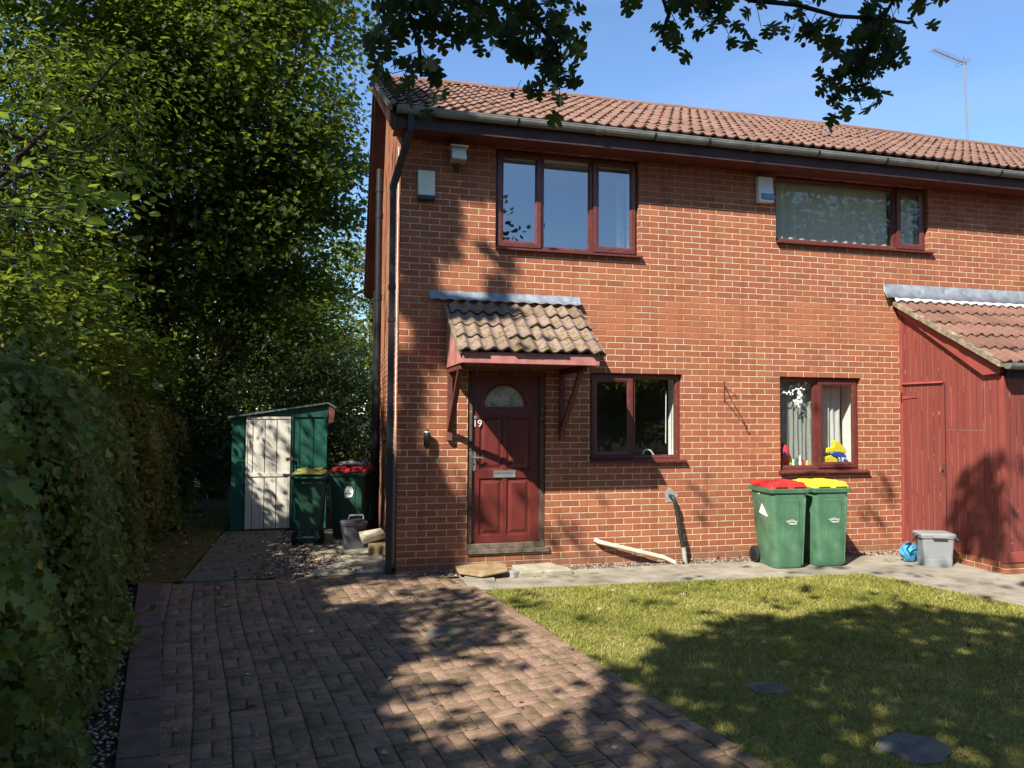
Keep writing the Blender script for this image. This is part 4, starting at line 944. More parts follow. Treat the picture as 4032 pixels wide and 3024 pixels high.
# ------------------------------------------------------------------ lean-to on the right
ln = empty('lean_to', 'red painted timber lean-to with tiled roof against the brick wall', 'outbuilding', (6.65, 0, G))
def L(x, y, z): return (x - 6.65, y, z - G)
YF = -1.54; RT = (0.0, 3.09); RB = (-1.62, 2.20)
b = MB(); p = [(-.004, -.03), (-.004, 2.99), (YF, 2.07), (YF, -.03)]
b.add([L(6.65, y, z) for y, z in p], [(3, 2, 1, 0)]); b.build('side_boards', 'tg_red', ln)
b = MB(); b.add([L(6.65, YF, -.03), L(11.5, YF, -.03), L(11.5, YF, 2.2), L(6.65, YF, 2.2)], [(0, 1, 2, 3)]); b.build('front_boards', 'tg_red_front', ln)
b = MB(); b.box(-.006, 5, YF - .006, YF + .10, .0, -.03 - G); b.box(-.006, .10, YF + .10, -.004, .0, -.03 - G)
b.build('brick_plinth', 'brick_side', ln)
b = MB(); b.box(-.018, .03, YF - .016, YF + .03, .14, 2.24); b.box(-.016, .0, -.050, -.003, .14, 3.14); b.box(.04, 5, YF - .018, YF - .001, .14, .26); b.build('corner_post', 'red_trim', ln, .004)
b = MB(); b.prism([(-.02, 2.985 - G), (-.02, 3.075 - G), (-1.56, 2.155 - G), (-1.56, 2.10 - G), (-1.33, 2.088 - G)][::-1], -.055, -.020, 'yz'); b.build('barge_board', 'red_trim', ln, .004)
b = MB(); b.prism([(-.004, 3.078 - G), (-.004, 3.14 - G), (-1.60, 2.215 - G), (-1.60, 2.14 - G)], -.09, .01, 'yz'); b.build('rafter_shadow_board', 'fascia', ln)
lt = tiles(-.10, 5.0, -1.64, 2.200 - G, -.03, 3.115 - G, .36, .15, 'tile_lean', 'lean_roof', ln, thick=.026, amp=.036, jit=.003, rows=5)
b = MB(); n = 26
for i in range(n):
    t0, t1 = i / n, (i + 1) / n; jj = random.uniform(-.014, .010)
    y0_, y1_ = -1.62 + 1.60 * t0, -1.62 + 1.60 * t1; za, zb_ = 2.19 + .915 * t0, 2.19 + .915 * t1
    b.hexa([(-.125 + jj * .4, y0_, za - .025 - G), (-.035, y0_, za - .02 - G), (-.035, y1_, zb_ - .02 - G), (-.125 + jj * .4, y1_, zb_ - .025 - G)], [(-.12, y0_, za + .035 + jj - G), (-.03, y0_, za + .050 + jj - G), (-.03, y1_, zb_ + .050 + jj - G), (-.12, y1_, zb_ + .035 + jj - G)])
b.build('mortar_verge', 'verge', ln)
fo = lead('lead_flashing', -.25, 5.0, 3.372 - G, 3.17 - G, -.10, .15, ln, 260, .012, zig=.0)
b = MB(); m_ = 200
top_, bot_ = [], []
for i in range(m_ + 1):
    x = -.12 + 5.1 * i / m_; dr = .5 - .5 * math.cos(2 * math.pi * (x + .10) / .15)
    top_.append((x, -.072, 3.176 - G + .004 * math.sin(x * 33))); bot_.append((x, -.088 - .003 * math.sin(x * 60), 3.118 - G + .034 * dr + .005 * math.sin(x * 91)))
b.add(top_ + bot_, [(i, m_ + 1 + i, m_ + 2 + i, i + 1) for i in range(m_)], 0, True); o = b.build('sealant_line', 'mortar_white', ln); so = o.modifiers.new('s', 'SOLIDIFY'); so.thickness = .010
b = MB(); pr_ = []
for k in range(9):
    a = math.pi + math.pi * k / 8; pr_.append((-1.70 + .055 * math.cos(a), 2.205 - G + .065 * math.sin(a)))
b.prism(pr_ + [(y * 1 - (.004 if y < -1.70 else -.004), z - .004) for y, z in pr_][::-1], -.10, 5, 'yz'); b.prism(pr_, -.104, -.098, 'yz'); b.build('gutter', 'gutter', ln)
b = MB(); b.box(.02, 5, -1.60, -1.545, 2.06 - G, 2.185 - G); b.build('eave_board', 'black_plastic', ln, .003)
# door outline: drip strip, hinge
b = MB(); b.hexa([(-.028, -.72, 2.025 - G), (-.001, -.72, 2.025 - G), (-.001, -.055, 2.025 - G), (-.028, -.055, 2.025 - G)], [(-.014, -.72, 2.048 - G), (-.001, -.72, 2.048 - G), (-.001, -.055, 2.048 - G), (-.014, -.055, 2.048 - G)])
b.box(-.010, -.001, -.735, -.722, 2.04 - G, 2.56 - G); b.build('drip_strip', 'red_trim', ln)
b = MB(); b.prism([(-.03, 1.83 - G), (-.03, 1.87 - G), (-.30, 1.858 - G), (-.30, 1.846 - G)], -.010, -.001, 'yz'); b.box(-.016, -.001, -.052, -.028, 1.78 - G, 1.92 - G); b.build('hinge', 'red_trim', ln, .002)
b = MB(); b.box(-.003, -.0005, -.738, -.728, .20, 2.02 - G); b.build('door_gap', 'black_plastic', ln)
b = MB(); b.box(-.0025, -.0004, -1.30, -.74, 1.44 - G, 1.446 - G); b.box(-.0025, -.0004, -1.305, -1.30, 1.44 - G, 2.05 - G); b.build('board_seam', 'verge', ln)
b = MB(); b.box(-.0025, -.0004, -.062, -.056, .16, 2.02 - G); b.box(-.012, -.001, -.052, -.010, .15, 2.9 - G); b.build('jamb_strip', 'red_trim', ln, .002)
b = MB(); b.tube([(-.002, -.70, 1.12), (-.03, -.70, 1.12)], .012, 8); b.box(-.006, -.001, -.72, -.68, 1.05, 1.19); b.build('latch', 'rust', ln)
# ------------------------------------------------------------------ garden shed
sh = empty('garden_shed', 'small green timber shed with white boarded door and sloping roof', 'shed', (-1.45, 3.49, G))
W0, W1, D_ = -.68, .69, 1.1; HL, HR = 1.685, 1.90
b = MB(); b.add([(W0, 0, 0), (W1, 0, 0), (W1, 0, HR), (W0, 0, HL)], [(0, 1, 2, 3)]); b.add([(W0, 0, 0), (W0, D_, 0), (W0, D_, HL), (W0, 0, HL)], [(3, 2, 1, 0)])
b.add([(W1, 0, 0), (W1, D_, 0), (W1, D_, HR), (W1, 0, HR)], [(0, 1, 2, 3)]); b.add([(W0, D_, 0), (W1, D_, 0), (W1, D_, HR), (W0, D_, HL)], [(3, 2, 1, 0)])
b.build('shed_wall', 'shed_green', sh)
b = MB(); b.box(-.475, .165, -.035, -.004, .02, 1.70); b.build('shed_door', 'shed_white', sh, .003)
b = MB(); b.box(-.475, .165, -.048, -.036, .80, .855); b.box(-.475, .165, -.045, -.036, 1.665, 1.70); b.box(.135, .165, -.045, -.036, .02, 1.66); b.box(-.475, -.455, -.043, -.036, .02, 1.66); b.build('door_batten', 'white_trim', sh, .003)
b = MB(); b.prism([(W0 - .01, HL + .0), (W1 + .02, HR + .0), (W1 + .02, HR - .20), (.17, HR - .205), (.17, HL + .055), (W0 - .01, HL - .02)], -.022, -.003, 'xz'); b.box(W1 - .03, W1 + .012, -.03, -.001, 0, HR - .2); b.box(.166, .20, -.024, -.002, 0, 1.69); b.build('front_trim', 'shed_plain', sh, .003)
b = MB(); b.hexa([(W0 - .06, -.08, HL - .01), (W1 + .02, -.08, HR + .005), (W1 + .02, D_ + .06, HR + .005), (W0 - .06, D_ + .06, HL - .01)], [(W0 - .06, -.08, HL + .015), (W1 + .02, -.08, HR + .03), (W1 + .02, D_ + .06, HR + .03), (W0 - .06, D_ + .06, HL + .015)])
b.hexa([(W1 + .021, -.08, HR + .004), (W1 + .14, -.08, HR - .075), (W1 + .14, D_ + .06, HR - .075), (W1 + .021, D_ + .06, HR + .004)], [(W1 + .021, -.08, HR + .03), (W1 + .15, -.08, HR - .05), (W1 + .15, D_ + .06, HR - .05), (W1 + .021, D_ + .06, HR + .03)])
b.build('shed_roof', 'felt', sh)
b = MB(); b.prism([(W1 + .03, HR - .30), (W1 + .03, HR - .03), (W1 + .125, HR - .09), (W1 + .11, HR - .28)], -.05, -.02, 'xz'); b.build('eave_block', 'old_wood', sh, .003)
b = MB(); b.box(.10, .21, -.052, -.037, 1.045, 1.085); b.tube([(.17, -.05, 1.065), (.19, -.065, 1.04), (.17, -.06, 1.01)], .008, 6); b.build('hasp', 'rust', sh)
b = MB(); b.box(.06, .20, -.062, -.049, .818, .838); b.build('bolt', 'rust', sh)

# ------------------------------------------------------------------ bins
def bin_proto(name, label, loc, rz, body, lid, w=.50, d=.54, h=.955, group='wheelie bins', marks=None, hub='black_plastic'):
    """local frame: front faces -y, wheels and hinge at +y"""
    t = empty(name, label, 'wheelie bin', loc, rz, group)
    b = MB(); N = 10
    def ring(z, hw, y0, y1, r=.05):
        pts = []
        for cx, cy, a0 in ((hw - r, y1 - r, 0), (-hw + r, y1 - r, 90), (-hw + r, y0 + r, 180), (hw - r, y0 + r, 270)):
            for k in range(4):
                a = R(a0 + 30 * k); pts.append((cx + r * math.cos(a), cy + r * math.sin(a), z))
        return pts
    prof_ = [(.02, w * .345, -d * .44, d * .30), (.06, w * .355, -d * .46, d * .32), (.5, w * .41, -d * .465, d * .40), (.80, w * .445, -d * .47, d * .44), (.875, w * .455, -d * .47, d * .45)]
    rs = [ring(z, hw, y0, y1) for z, hw, y0, y1 in prof_]; vs = [v for r_ in rs for v in r_]; m = 16
    fs = [(i * m + k, i * m + (k + 1) % m, (i + 1) * m + (k + 1) % m, (i + 1) * m + k) for i in range(len(rs) - 1) for k in range(m)]
    b.add(vs, fs, 0, True); b.add(rs[0], [tuple(range(m))[::-1]])
    # moulded front panel step and side ribs
    b.hexa([(-.075 * w / .5, -d * .455, .10), (.105 * w / .5, -d * .455, .10), (.105 * w / .5, -d * .40, .10), (-.075 * w / .5, -d * .40, .10)],
           [(-.10 * w / .5, -d * .495, .80), (.115 * w / .5, -d * .495, .80), (.115 * w / .5, -d * .40, .80), (-.10 * w / .5, -d * .40, .80)])
    b.hexa([(.155 * w / .5, -d * .45, .05), (.168 * w / .5, -d * .45, .05), (.168 * w / .5, -d * .35, .05), (.155 * w / .5, -d * .35, .05)],
           [(.175 * w / .5, -d * .478, .82), (.205 * w / .5, -d * .478, .82), (.205 * w / .5, -d * .4, .82), (.175 * w / .5, -d * .4, .82)])
    body_o = b.build('body', body, t, .004)
    # rim
    b = MB(); hw = w / 2
    b.add([v for z, e in ((.872, -.02), (.880, .0), (.925, .006), (.930, -.004), (.930, -.035)) for v in [(x * (hw + e) / hw, (y) * 1.0 + (e if y > 0 else -e), z) for x, y, _ in ring(0, hw, -d / 2, d / 2, .03)]],
          [(i * m + k, i * m + (k + 1) % m, (i + 1) * m + (k + 1) % m, (i + 1) * m + k) for i in range(4) for k in range(m)], 0)
    b.tube([(-hw + .06, d / 2 + .045, .90), (hw - .06, d / 2 + .045, .90)], .014, 10); b.box(-hw + .05, -hw + .08, d / 2, d / 2 + .04, .885, .915); b.box(hw - .08, hw - .05, d / 2, d / 2 + .04, .885, .915)
    b.build('rim', body, t, .002)
    # lid: shallow dome with two grip lips at the front
    b = MB(); lv = [(.932, .0), (.955, -.004), (.975, -.03), (.988, -.10)]
    rr_ = []
    for z, e in lv:
        rr_.append([(x * (hw - .012 + e) / (hw - .012), y * (d / 2 + e) / (d / 2), z + .012 * max(0, y) / (d / 2)) for x, y, _ in ring(0, hw - .012, -d / 2 + .01, d / 2, .04)])
    vs = [v for r_ in rr_ for v in r_]
    b.add(vs, [(i * m + k, i * m + (k + 1) % m, (i + 1) * m + (k + 1) % m, (i + 1) * m + k) for i in range(3) for k in range(m)] + [tuple(range(3 * m, 4 * m))], 0)
    for s_ in (-1, 1):
        xa, xb = sorted((s_ * .035, s_ * (hw - .06)))
        b.hexa([(xa, -d / 2 - .005, .945), (xb, -d / 2 - .005, .945), (xb, -d / 2 + .07, .96), (xa, -d / 2 + .07, .96)], [(xa + .01, -d / 2 + .005, 1.000), (xb - .01, -d / 2 + .005, 1.000), (xb - .01, -d / 2 + .085, 1.006), (xa + .01, -d / 2 + .085, 1.006)])
        b.hexa([(xa, -d / 2 + .13, .975), (xb, -d / 2 + .13, .975), (xb, d / 2 - .08, .98), (xa, d / 2 - .08, .98)], [(xa + .015, -d / 2 + .15, 1.008), (xb - .015, -d / 2 + .15, 1.008), (xb - .015, d / 2 - .1, 1.006), (xa + .015, d / 2 - .1, 1.006)])
    b.tube([(-hw + .05, d / 2 + .01, .955), (hw - .05, d / 2 + .01, .955)], .018, 10)
    b.build('lid', lid, t, .006)
    for s_ in (-1, 1):
        x = s_ * (w * .39); b = MB(); yc = d * .36; n = 22
        b.tube([(x - .022, yc, .10), (x - .018, yc, .10), (x + .018, yc, .10), (x + .022, yc, .10)], [.085, .10, .10, .085], n); wh = b.build('wheel', 'rubber', t)
        b = MB(); xo = x + s_ * .0225
        b.tube([(xo, yc, .10), (xo + s_ * .006, yc, .10)], .060, n); b.tube([(xo + s_ * .006, yc, .10), (xo + s_ * .016, yc, .10)], .018, 12)
        for k in range(5):
            a = 2 * math.pi * k / 5; b.bar((xo + s_ * .010, yc, .10), (xo + s_ * .010, yc + .055 * math.cos(a), .10 + .055 * math.sin(a)), .014, .008)
        b.build('hub', hub, wh)
    b = MB(); b.tube([(-w * .39, d * .36, .10), (w * .39, d * .36, .10)], .012, 8); b.build('axle', 'grey_metal', t)
    return t, body_o
def mark(parent, name, polys, mat='white_paint', plane='front', y=0, off=.0):
    b = MB()
    for poly, z_or in polys: b.prism(poly, y - .0015 - off, y + .002 - off, 'xz')
    return b.build(name, mat, parent)
def front_y(z, d): # slope of the raised front panel
    return -d * (.455 + .04 * (z - .10) / .70)
def swoosh(parent, d, cx, cz, s):
    """small printed maker's mark: an oval swoosh with a name line in it"""
    b = MB()
    def P(x, z): return (cx + x * s, front_y(cz + z * s, d) - .0025, cz + z * s)
    def ribbon(pts, w):
        for (xa, za), (xb, zb) in zip(pts[:-1], pts[1:]):
            b.add([P(xa, za - w), P(xb, zb - w), P(xb, zb + w), P(xa, za + w)], [(0, 1, 2, 3)])
    ribbon([(-.5, .06), (-.35, .05), (-.2, .11), (0, .15), (.15, .13), (.25, .06)], .022); ribbon([(-.38, .0), (-.3, -.08), (-.1, -.13), (.15, -.14), (.45, -.12)], .022)
    ribbon([(.25, .06), (.38, .0), (.48, .1)], .02); ribbon([(.2, .0), (.48, -.03)], .015); ribbon([(-.22, -.20), (.42, -.20)], .014)
    b.build('printed_logo', 'white_paint', parent)
    b = MB()
    for k, (xa, xb) in enumerate([(-.24, -.16), (-.13, -.07), (-.05, .01), (.03, .07), (.09, .16)]): b.add([P(xa, -.015), P(xb, -.015), P(xb, .045 - .01 * (k % 2)), P(xa, .045)], [(0, 1, 2, 3)])
    b.build('printed_name', 'white_paint', parent)
DD = .54
t1, _b = bin_proto('wheelie_bin', 'green wheelie bin with red lid and torn triangular sticker on its side', (4.455, -.50, G), R(-3), 'bin_green', 'red_lid', .50, DD)
swoosh(t1, DD, .015, .55, .145)
b = MB()   # torn triangle sticker on the left flank
def flank(y, z, w=.50): # left side slope between z=.5 (.41w) and z=.8 (.445w)
    hw_ = w * (.41 + (.445 - .41) * (z - .5) / .3); return (-hw_ - .004, y, z)
b.add([flank(*p) for p in ((-.02, .74), (-.14, .60), (-.10, .595), (.065, .625), (.04, .66))], [(0, 4, 3, 2, 1)]); b.build('sticker', 'white_paint', t1)
b = MB(); b.add([flank(*p) for p in ((.06, .842), (.015, .842), (.015, .852), (.06, .852))], [(0, 1, 2, 3)]); b.build('small_sticker', 'white_paint', t1)
t2, _b = bin_proto('wheelie_bin', 'green wheelie bin with bright yellow lid under the ground floor window', (5.00, -.515, G), R(-1), 'bin_green', 'yellow_lid', .50, DD, hub='white_plastic')
swoosh(t2, DD, .015, .56, .145)
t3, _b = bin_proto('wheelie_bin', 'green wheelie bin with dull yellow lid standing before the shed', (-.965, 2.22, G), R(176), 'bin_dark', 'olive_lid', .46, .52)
for s_ in (-1, 1):
    b = MB(); b.box(s_ * .11 - .03, s_ * .11 + .03, .19, .215, .07, .19); b.build('foot_rib', 'bin_dark', t3)
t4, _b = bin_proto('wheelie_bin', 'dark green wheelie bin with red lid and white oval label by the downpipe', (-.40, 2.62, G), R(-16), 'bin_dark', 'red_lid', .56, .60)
b = MB(); yy4 = front_y(.68, .60) - .003
b.prism([(.04 + .062 * math.cos(t), .66 + (.09 * math.sin(t) if math.sin(t) > 0 else .0)) for t in [math.pi * k / 12 for k in range(13)]] + [(-.022, .575), (.05, .588), (.085, .60)], yy4 - .001, yy4 + .001, 'xz'); b.build('label_sticker', 'white_paint', t4)
b = MB()
for xa, xb, za, zb in ((-.012, -.002, .63, .655), (.001, .009, .63, .648), (.012, .018, .63, .652), (.030, .038, .63, .654), (.041, .048, .63, .648), (.052, .060, .63, .652), (.064, .072, .63, .65), (.02, .045, .672, .678), (.034, .037, .66, .70)): b.box(xa, xb, yy4 - .0035, yy4 - .002, za, zb)
b.build('label_lettering', 'black_plastic', t4)
bg_ = MB(); random.seed(5)
def crumple(b, c, rx, ry, rz_, n=12, m=8, j=.25):
    rows_ = []
    for i in range(m + 1):
        a = math.pi * i / m; rw = []
        for k in range(n):
            t = 2 * math.pi * k / n; q = 1 + random.uniform(-j, j); rw.append((c[0] + rx * math.sin(a) * math.cos(t) * q, c[1] + ry * math.sin(a) * math.sin(t) * q, c[2] + rz_ * math.cos(a) * (1 + random.uniform(-j, j) * .5)))
        rows_.append(rw)
    b.add([v for r_ in rows_ for v in r_], [(i * n + k, (i + 1) * n + k, (i + 1) * n + (k + 1) % n, i * n + (k + 1) % n) for i in range(m) for k in range(n)], 0, False)
crumple(bg_, (0, 0, .03), .19, .11, .035); o = bg_.build('plastic_bag', 'bag_white'); o.location = (-.43, 2.62, G + 1.01)
tag(o, 'crumpled clear plastic bag lying on the red bin lid', 'bag')
bb_ = MB(); crumple(bb_, (0, 0, .11), .11, .09, .12, 14, 9, .18); o = bb_.build('plastic_bag', 'bag_blue'); o.location = (6.14, -.68, G + .01)
tag(o, 'small blue plastic bag on the path behind the grey caddy', 'bag')

def caddy(name, label, loc, rz, mat, w=.40, d=.30, h=.40, handle='down', hm='black_plastic'):
    t = empty(name, label, 'food caddy', loc, rz, 'food waste caddies')
    b = MB(); q = .80
    def rg(z, k, r=.03):
        hw, hd = w / 2 * k, d / 2 * k; pts = []
        for cx, cy, a0 in ((hw - r, hd - r, 0), (-hw + r, hd - r, 90), (-hw + r, -hd + r, 180), (hw - r, -hd + r, 270)):
            for j in range(4): a = R(a0 + 30 * j); pts.append((cx + r * math.cos(a), cy + r * math.sin(a), z))
        return pts
    def loft(b, lv, cap=True):
        rs = [rg(z, k) for z, k in lv]; m = 16
        b.add([v for r_ in rs for v in r_], [(i * m + k, i * m + (k + 1) % m, (i + 1) * m + (k + 1) % m, (i + 1) * m + k) for i in range(len(rs) - 1) for k in range(m)])
        if cap: b.add(rs[-1], [tuple(range(m))]); b.add(rs[0], [tuple(range(m))[::-1]])
    loft(b, [(0, .78), (.01, .80), (.09, .815), (.092, .80), (h * .85, .90)]); b.build('body', mat, t, .002)
    b = MB(); loft(b, [(h * .83, .93), (h * .86, .985), (h * .90, .985)]); b.build('rim', mat, t)
    b = MB(); loft(b, [(h * .905, 1.0), (h * .955, 1.0), (h * .985, .92), (h, .70)]); b.box(-w * .2, w * .2, -d / 2 - .03, -d / 2 + .01, h * .87, h * .93); b.build('lid', mat, t, .004)
    b = MB()
    if handle == 'down':
        pts = [(-w / 2 - .01, -.0, h * .86), (-w / 2 - .03, -d * .42, h * .70), (-w / 2 - .02, -d * .62, h * .60), (-w * .25, -d * .70, h * .56)]
        b.tube([(-w / 2 * .98, 0, h * .86), (-w / 2 - .035, -.05, h * .80), (-w / 2 - .13, -.09, h * .64), (-w / 2 - .12, -.0, h * .60), (-w / 2 - .02, .1, h * .64)], .010, 8)
        b.tube([(-w / 2 * .99, 0, h * .90), (-w / 2 - .022, 0, h * .86)], .026, 12)
        k2 = MB(); k2.tube([(w / 2 * .9, -d / 2, h * .88), (w / 2 * .9 + .02, -d / 2 - .03, h * .80)], .02, 8); k2.build('catch', hm, t)
    else:
        b.tube([(-w * .1, d / 2, h * .98), (-w * .05, d / 2 + .02, h * 1.1), (w * .5, d / 2 + .02, h * 1.1), (w * .5, d / 2, h * .95)], .011, 8)
    b.build('handle', hm, t); return t
caddy('food_caddy', 'light grey food caddy with black handle by the red lean-to', (6.30, -.90, G), R(-22), 'caddy')
c2 = caddy('food_caddy', 'dark slate food caddy in front of the red lidded bin', (-.40, 1.66, G), R(12), 'caddy_dark', .33, .27, .37, 'up', 'grey_metal')

# stones and slabs
def stone(label, poly, th, loc, rz, mat, tilt=(0, 0), name='paving_slab', cat='slab'):
    b = MB(); b.prism(poly, 0, th, 'xy'); o = b.build(name, mat, None, .008, 2); o.location = loc; o.rotation_euler = (tilt[0], tilt[1], rz); tag(o, label, cat); return o
stone('pale stone slab lying before the door cill', [(0, 0), (.62, .02), (.60, .14), (.48, .40), (.02, .38)], .055, (1.27, -.53, G + .008), R(2), 'slab', (R(2), 0))
stone('brown sandstone slab tilted beside the pale slab at the door', [(0, .12), (.20, -.10), (.50, -.06), (.56, .16), (.44, .32), (.02, .34)], .026, (.64, -.50, G + .035), R(4), 'sandstone', (R(5), R(-5)))
stone('thin pale concrete slab under the tilted sandstone slab', [(0, 0), (.30, -.02), (.32, .2), (0, .2)], .03, (.68, -.60, G + .004), R(-3), 'concrete')
stone('small broken cement lump between the two door slabs', [(0, 0), (.08, .02), (.09, .10), (.04, .14), (-.02, .08)], .07, (1.20, -.55, G + .008), R(10), 'cement', name='cement_lump', cat='rubble')
stone('mossy pale stone step on edge beside the black downpipe', [(0, 0), (.30, .0), (.33, .24), (.06, .34)], .07, (-.30, 1.16, G + .13), R(14), 'slab', (R(5), R(-12)), 'stone_step', 'step')
stone('rough brown rubble stone under the mossy step by the downpipe', [(0, 0), (.22, -.04), (.26, .2), (.02, .22)], .14, (-.24, 1.16, G), R(-8), 'sandstone', name='rubble_stone', cat='rubble')
stone('flat dark rubble piece at the foot of the downpipe', [(0, 0), (.20, .0), (.18, .16), (.02, .14)], .05, (-.16, .26, G), R(15), 'cement', name='rubble_stone', cat='rubble')

# ------------------------------------------------------------------ curtains and window things
def curtain(name, label, x0, x1, z0, z1, y, waves, mat, amp=.018, cat='curtain', gather=None, group=None):
    n = int(waves * 10); top, bot = [], []
    V = []; m = 8
    for j in range(m + 1):
        t = j / m
        for i in range(n + 1):
            u = i / n; a = amp * (1 + .5 * math.sin(u * 13)) * (.6 + .4 * t)
            xx = x0 + (x1 - x0) * u
            if gather: xx += gather * t * t * (1 - u)
            V.append((xx + .006 * math.sin(9 * t + u * 20), y + a * math.sin(u * waves * 2 * math.pi + .8 * math.sin(u * 9)), z1 + (z0 - z1) * t))
    b = MB(); b.add(V, [(j * (n + 1) + i, (j + 1) * (n + 1) + i, (j + 1) * (n + 1) + i + 1, j * (n + 1) + i + 1) for j in range(m) for i in range(n)], 0, True)
    o = b.build(name, mat); tag(o, label, cat, group); return o
curtain('net_curtain', 'dense cream net curtain filling the wide upstairs window', 4.86, 6.62, 3.80, 4.72, .165, 11, 'net_dense', .010)
curtain('net_curtain', 'thin net strip in the narrow upstairs side light', 6.72, 7.06, 3.80, 4.72, .165, 4, 'net_dense', .009)
curtain('net_curtain', 'sheer grey net curtain in the left half of the lower right window', 4.88, 5.44, .93, 2.05, .22, 8, 'net', .020)
curtain('white_curtain', 'white curtain gathered in the right half of the lower right window', 5.45, 5.93, .93, 2.06, .27, 5, 'curtain_w', .025)
curtain('white_curtain', 'white curtain edge at the right end of the upper left window', 2.76, 2.87, 3.56, 4.62, .42, 2, 'curtain_w', .025)
b = MB(); b.add([(5.04, .262, .95), (5.30, .262, .95), (5.30, .262, 1.55), (5.04, .262, 1.55)], [(0, 1, 2, 3)])
# white printed scroll on the glass
def scroll():
    b = MB(); Yg = .088
    def blob(x, z, rx, rz_, a=0, n=10): b.prism([(x + rx * math.cos(t) * math.cos(a) - rz_ * math.sin(t) * math.sin(a), z + rx * math.cos(t) * math.sin(a) + rz_ * math.sin(t) * math.cos(a)) for t in [2 * math.pi * k / n for k in range(n)]], Yg - .001, Yg + .001, 'xz')
    def line(pts, r): b.tube([(x, Yg, z) for x, z in pts], r, 5)
    line([(4.90, 1.895), (4.98, 1.90), (5.06, 1.90), (5.10, 1.94), (5.18, 1.955), (5.26, 1.95)], .004)
    for i, (x, z) in enumerate([(4.905, 1.885), (4.945, 1.905), (4.985, 1.885), (5.02, 1.915), (5.04, 1.88), (5.08, 1.93), (5.075, 1.885), (5.13, 1.955), (5.16, 1.935), (5.20, 1.965), (5.24, 1.945)]): blob(x, z, .017, .009, i * 1.3)
    for x, z, r in [(5.17, 1.90, .028), (5.20, 1.87, .022), (5.16, 1.84, .024), (5.13, 1.80, .020), (5.09, 1.80, .014), (5.19, 1.79, .018), (5.165, 1.72, .013)]: blob(x, z, r, r)
    line([(5.13 + (.045 - .004 * k) * math.cos(.7 * k), 1.765 + (.045 - .004 * k) * math.sin(.7 * k)) for k in range(10)], .006)
    line([(5.16, 1.80), (5.15, 1.76), (5.165, 1.72)], .008); line([(5.19, 1.83), (5.215, 1.80), (5.20, 1.765)], .007)
    o = b.build('window_sticker', 'white_paint'); tag(o, 'white scroll and leaf sticker at the top of the lower right window', 'sticker')
scroll()
t = empty('soft_toy', 'red soft toy with blue and black face in the window corner', 'soft toy', (4.94, .15, .955)); b = MB()
b.tube([(.0, 0, .02), (.015, 0, .08), (.02, 0, .16), (.03, 0, .25), (.02, 0, .29)], [.03, .06, .085, .06, .01], 12); b.add([(.02, 0, .05), (.13, .0, .15), (.07, .0, .20), (.02, .02, .22)], [(0, 1, 2, 3)]); b.build('body', 'red_toy', t)
b = MB(); b.tube([(-.01, -.075, .14), (-.01, -.09, .14)], .035, 12); b.build('face', 'black_plastic', t); b = MB(); b.tube([(-.01, -.07, .175), (-.01, -.088, .17)], .022, 10); b.build('eye', 'blue_toy', t)
t = empty('toy_hat', 'yellow and dark blue toy hat on the sill of the lower right window', 'toy', (5.77, .165, .985)); b = MB()
b.prism([(-.16, .13), (-.15, .19), (-.04, .21), (-.03, .30), (.04, .28), (.14, .18), (.15, .12), (.05, .14), (-.06, .14)], -.02, .03, 'xz'); b.build('crown', 'yellow_toy', t, .01)
b = MB(); b.prism([(-.10, .115), (0, .145), (.10, .13), (.14, .09), (.14, .0), (.03, .0), (.02, .06)], -.035, .01, 'xz'); b.build('band', 'blue_toy', t, .006)
b = MB(); b.prism([(-.20, .0), (-.21, .07), (-.10, .10), (.0, .05), (.0, .0)], -.04, .0, 'xz'); b.build('fringe', 'yellow_toy', t, .008)
b = MB()
for x, z, r in ((.02, .06, .014), (.03, .03, .012), (.075, .055, .02), (.075, .025, .012), (.11, .06, .012)): b.tube([(x, -.037, z), (x, -.041, z)], r, 8)
b.build('trim', 'white_paint', t)
random.seed(3)
cols = ['red_toy', 'yellow_toy', 'white_paint', 'bin_green', 'white_paint', 'red_toy', 'yellow_toy']
xs_ = np.linspace(5.02, 5.33, 7)
lab = ['red figurine', 'yellow figurine', 'white figurine', 'green figurine', 'tall white figurine', 'small red figurine', 'small yellow figurine']
for i, x in enumerate(xs_):
    h = [.10, .13, .09, .12, .14, .08, .07][i]; b = MB(); b.tube([(0, 0, 0), (0, 0, h * .3), (0, 0, h * .55), (0, 0, h * .7), (0, 0, h)], [.020, .022, .012, .018, .004], 8)
    o = b.build('figurine', cols[i]); o.location = (float(x), .16, .952); tag(o, lab[i] + ' in the row on the sill of the lower right window', 'figurine', 'figurines on the window sill')
bl = MB(); bl.tube([(3.33, .17, 1.90), (3.325, .17, 1.25)], .006, 6); o = bl.build('blind_cord', 'white_paint'); tag(o, 'thin white blind rod hanging inside the kitchen window', 'blind rod')
bl = MB(); bl.tube([(3.01, .17, 1.10), (3.03, .17, 1.155), (3.07, .17, 1.175), (3.12, .17, 1.16), (3.16, .17, 1.11)], .010, 8); o = bl.build('tap_spout', 'white_paint'); tag(o, 'white curved tap spout showing behind the kitchen window sill', 'tap')
bl = MB(); bl.tube([(1.10, .0, 0), (1.10, 0, 0)], .001, 3)

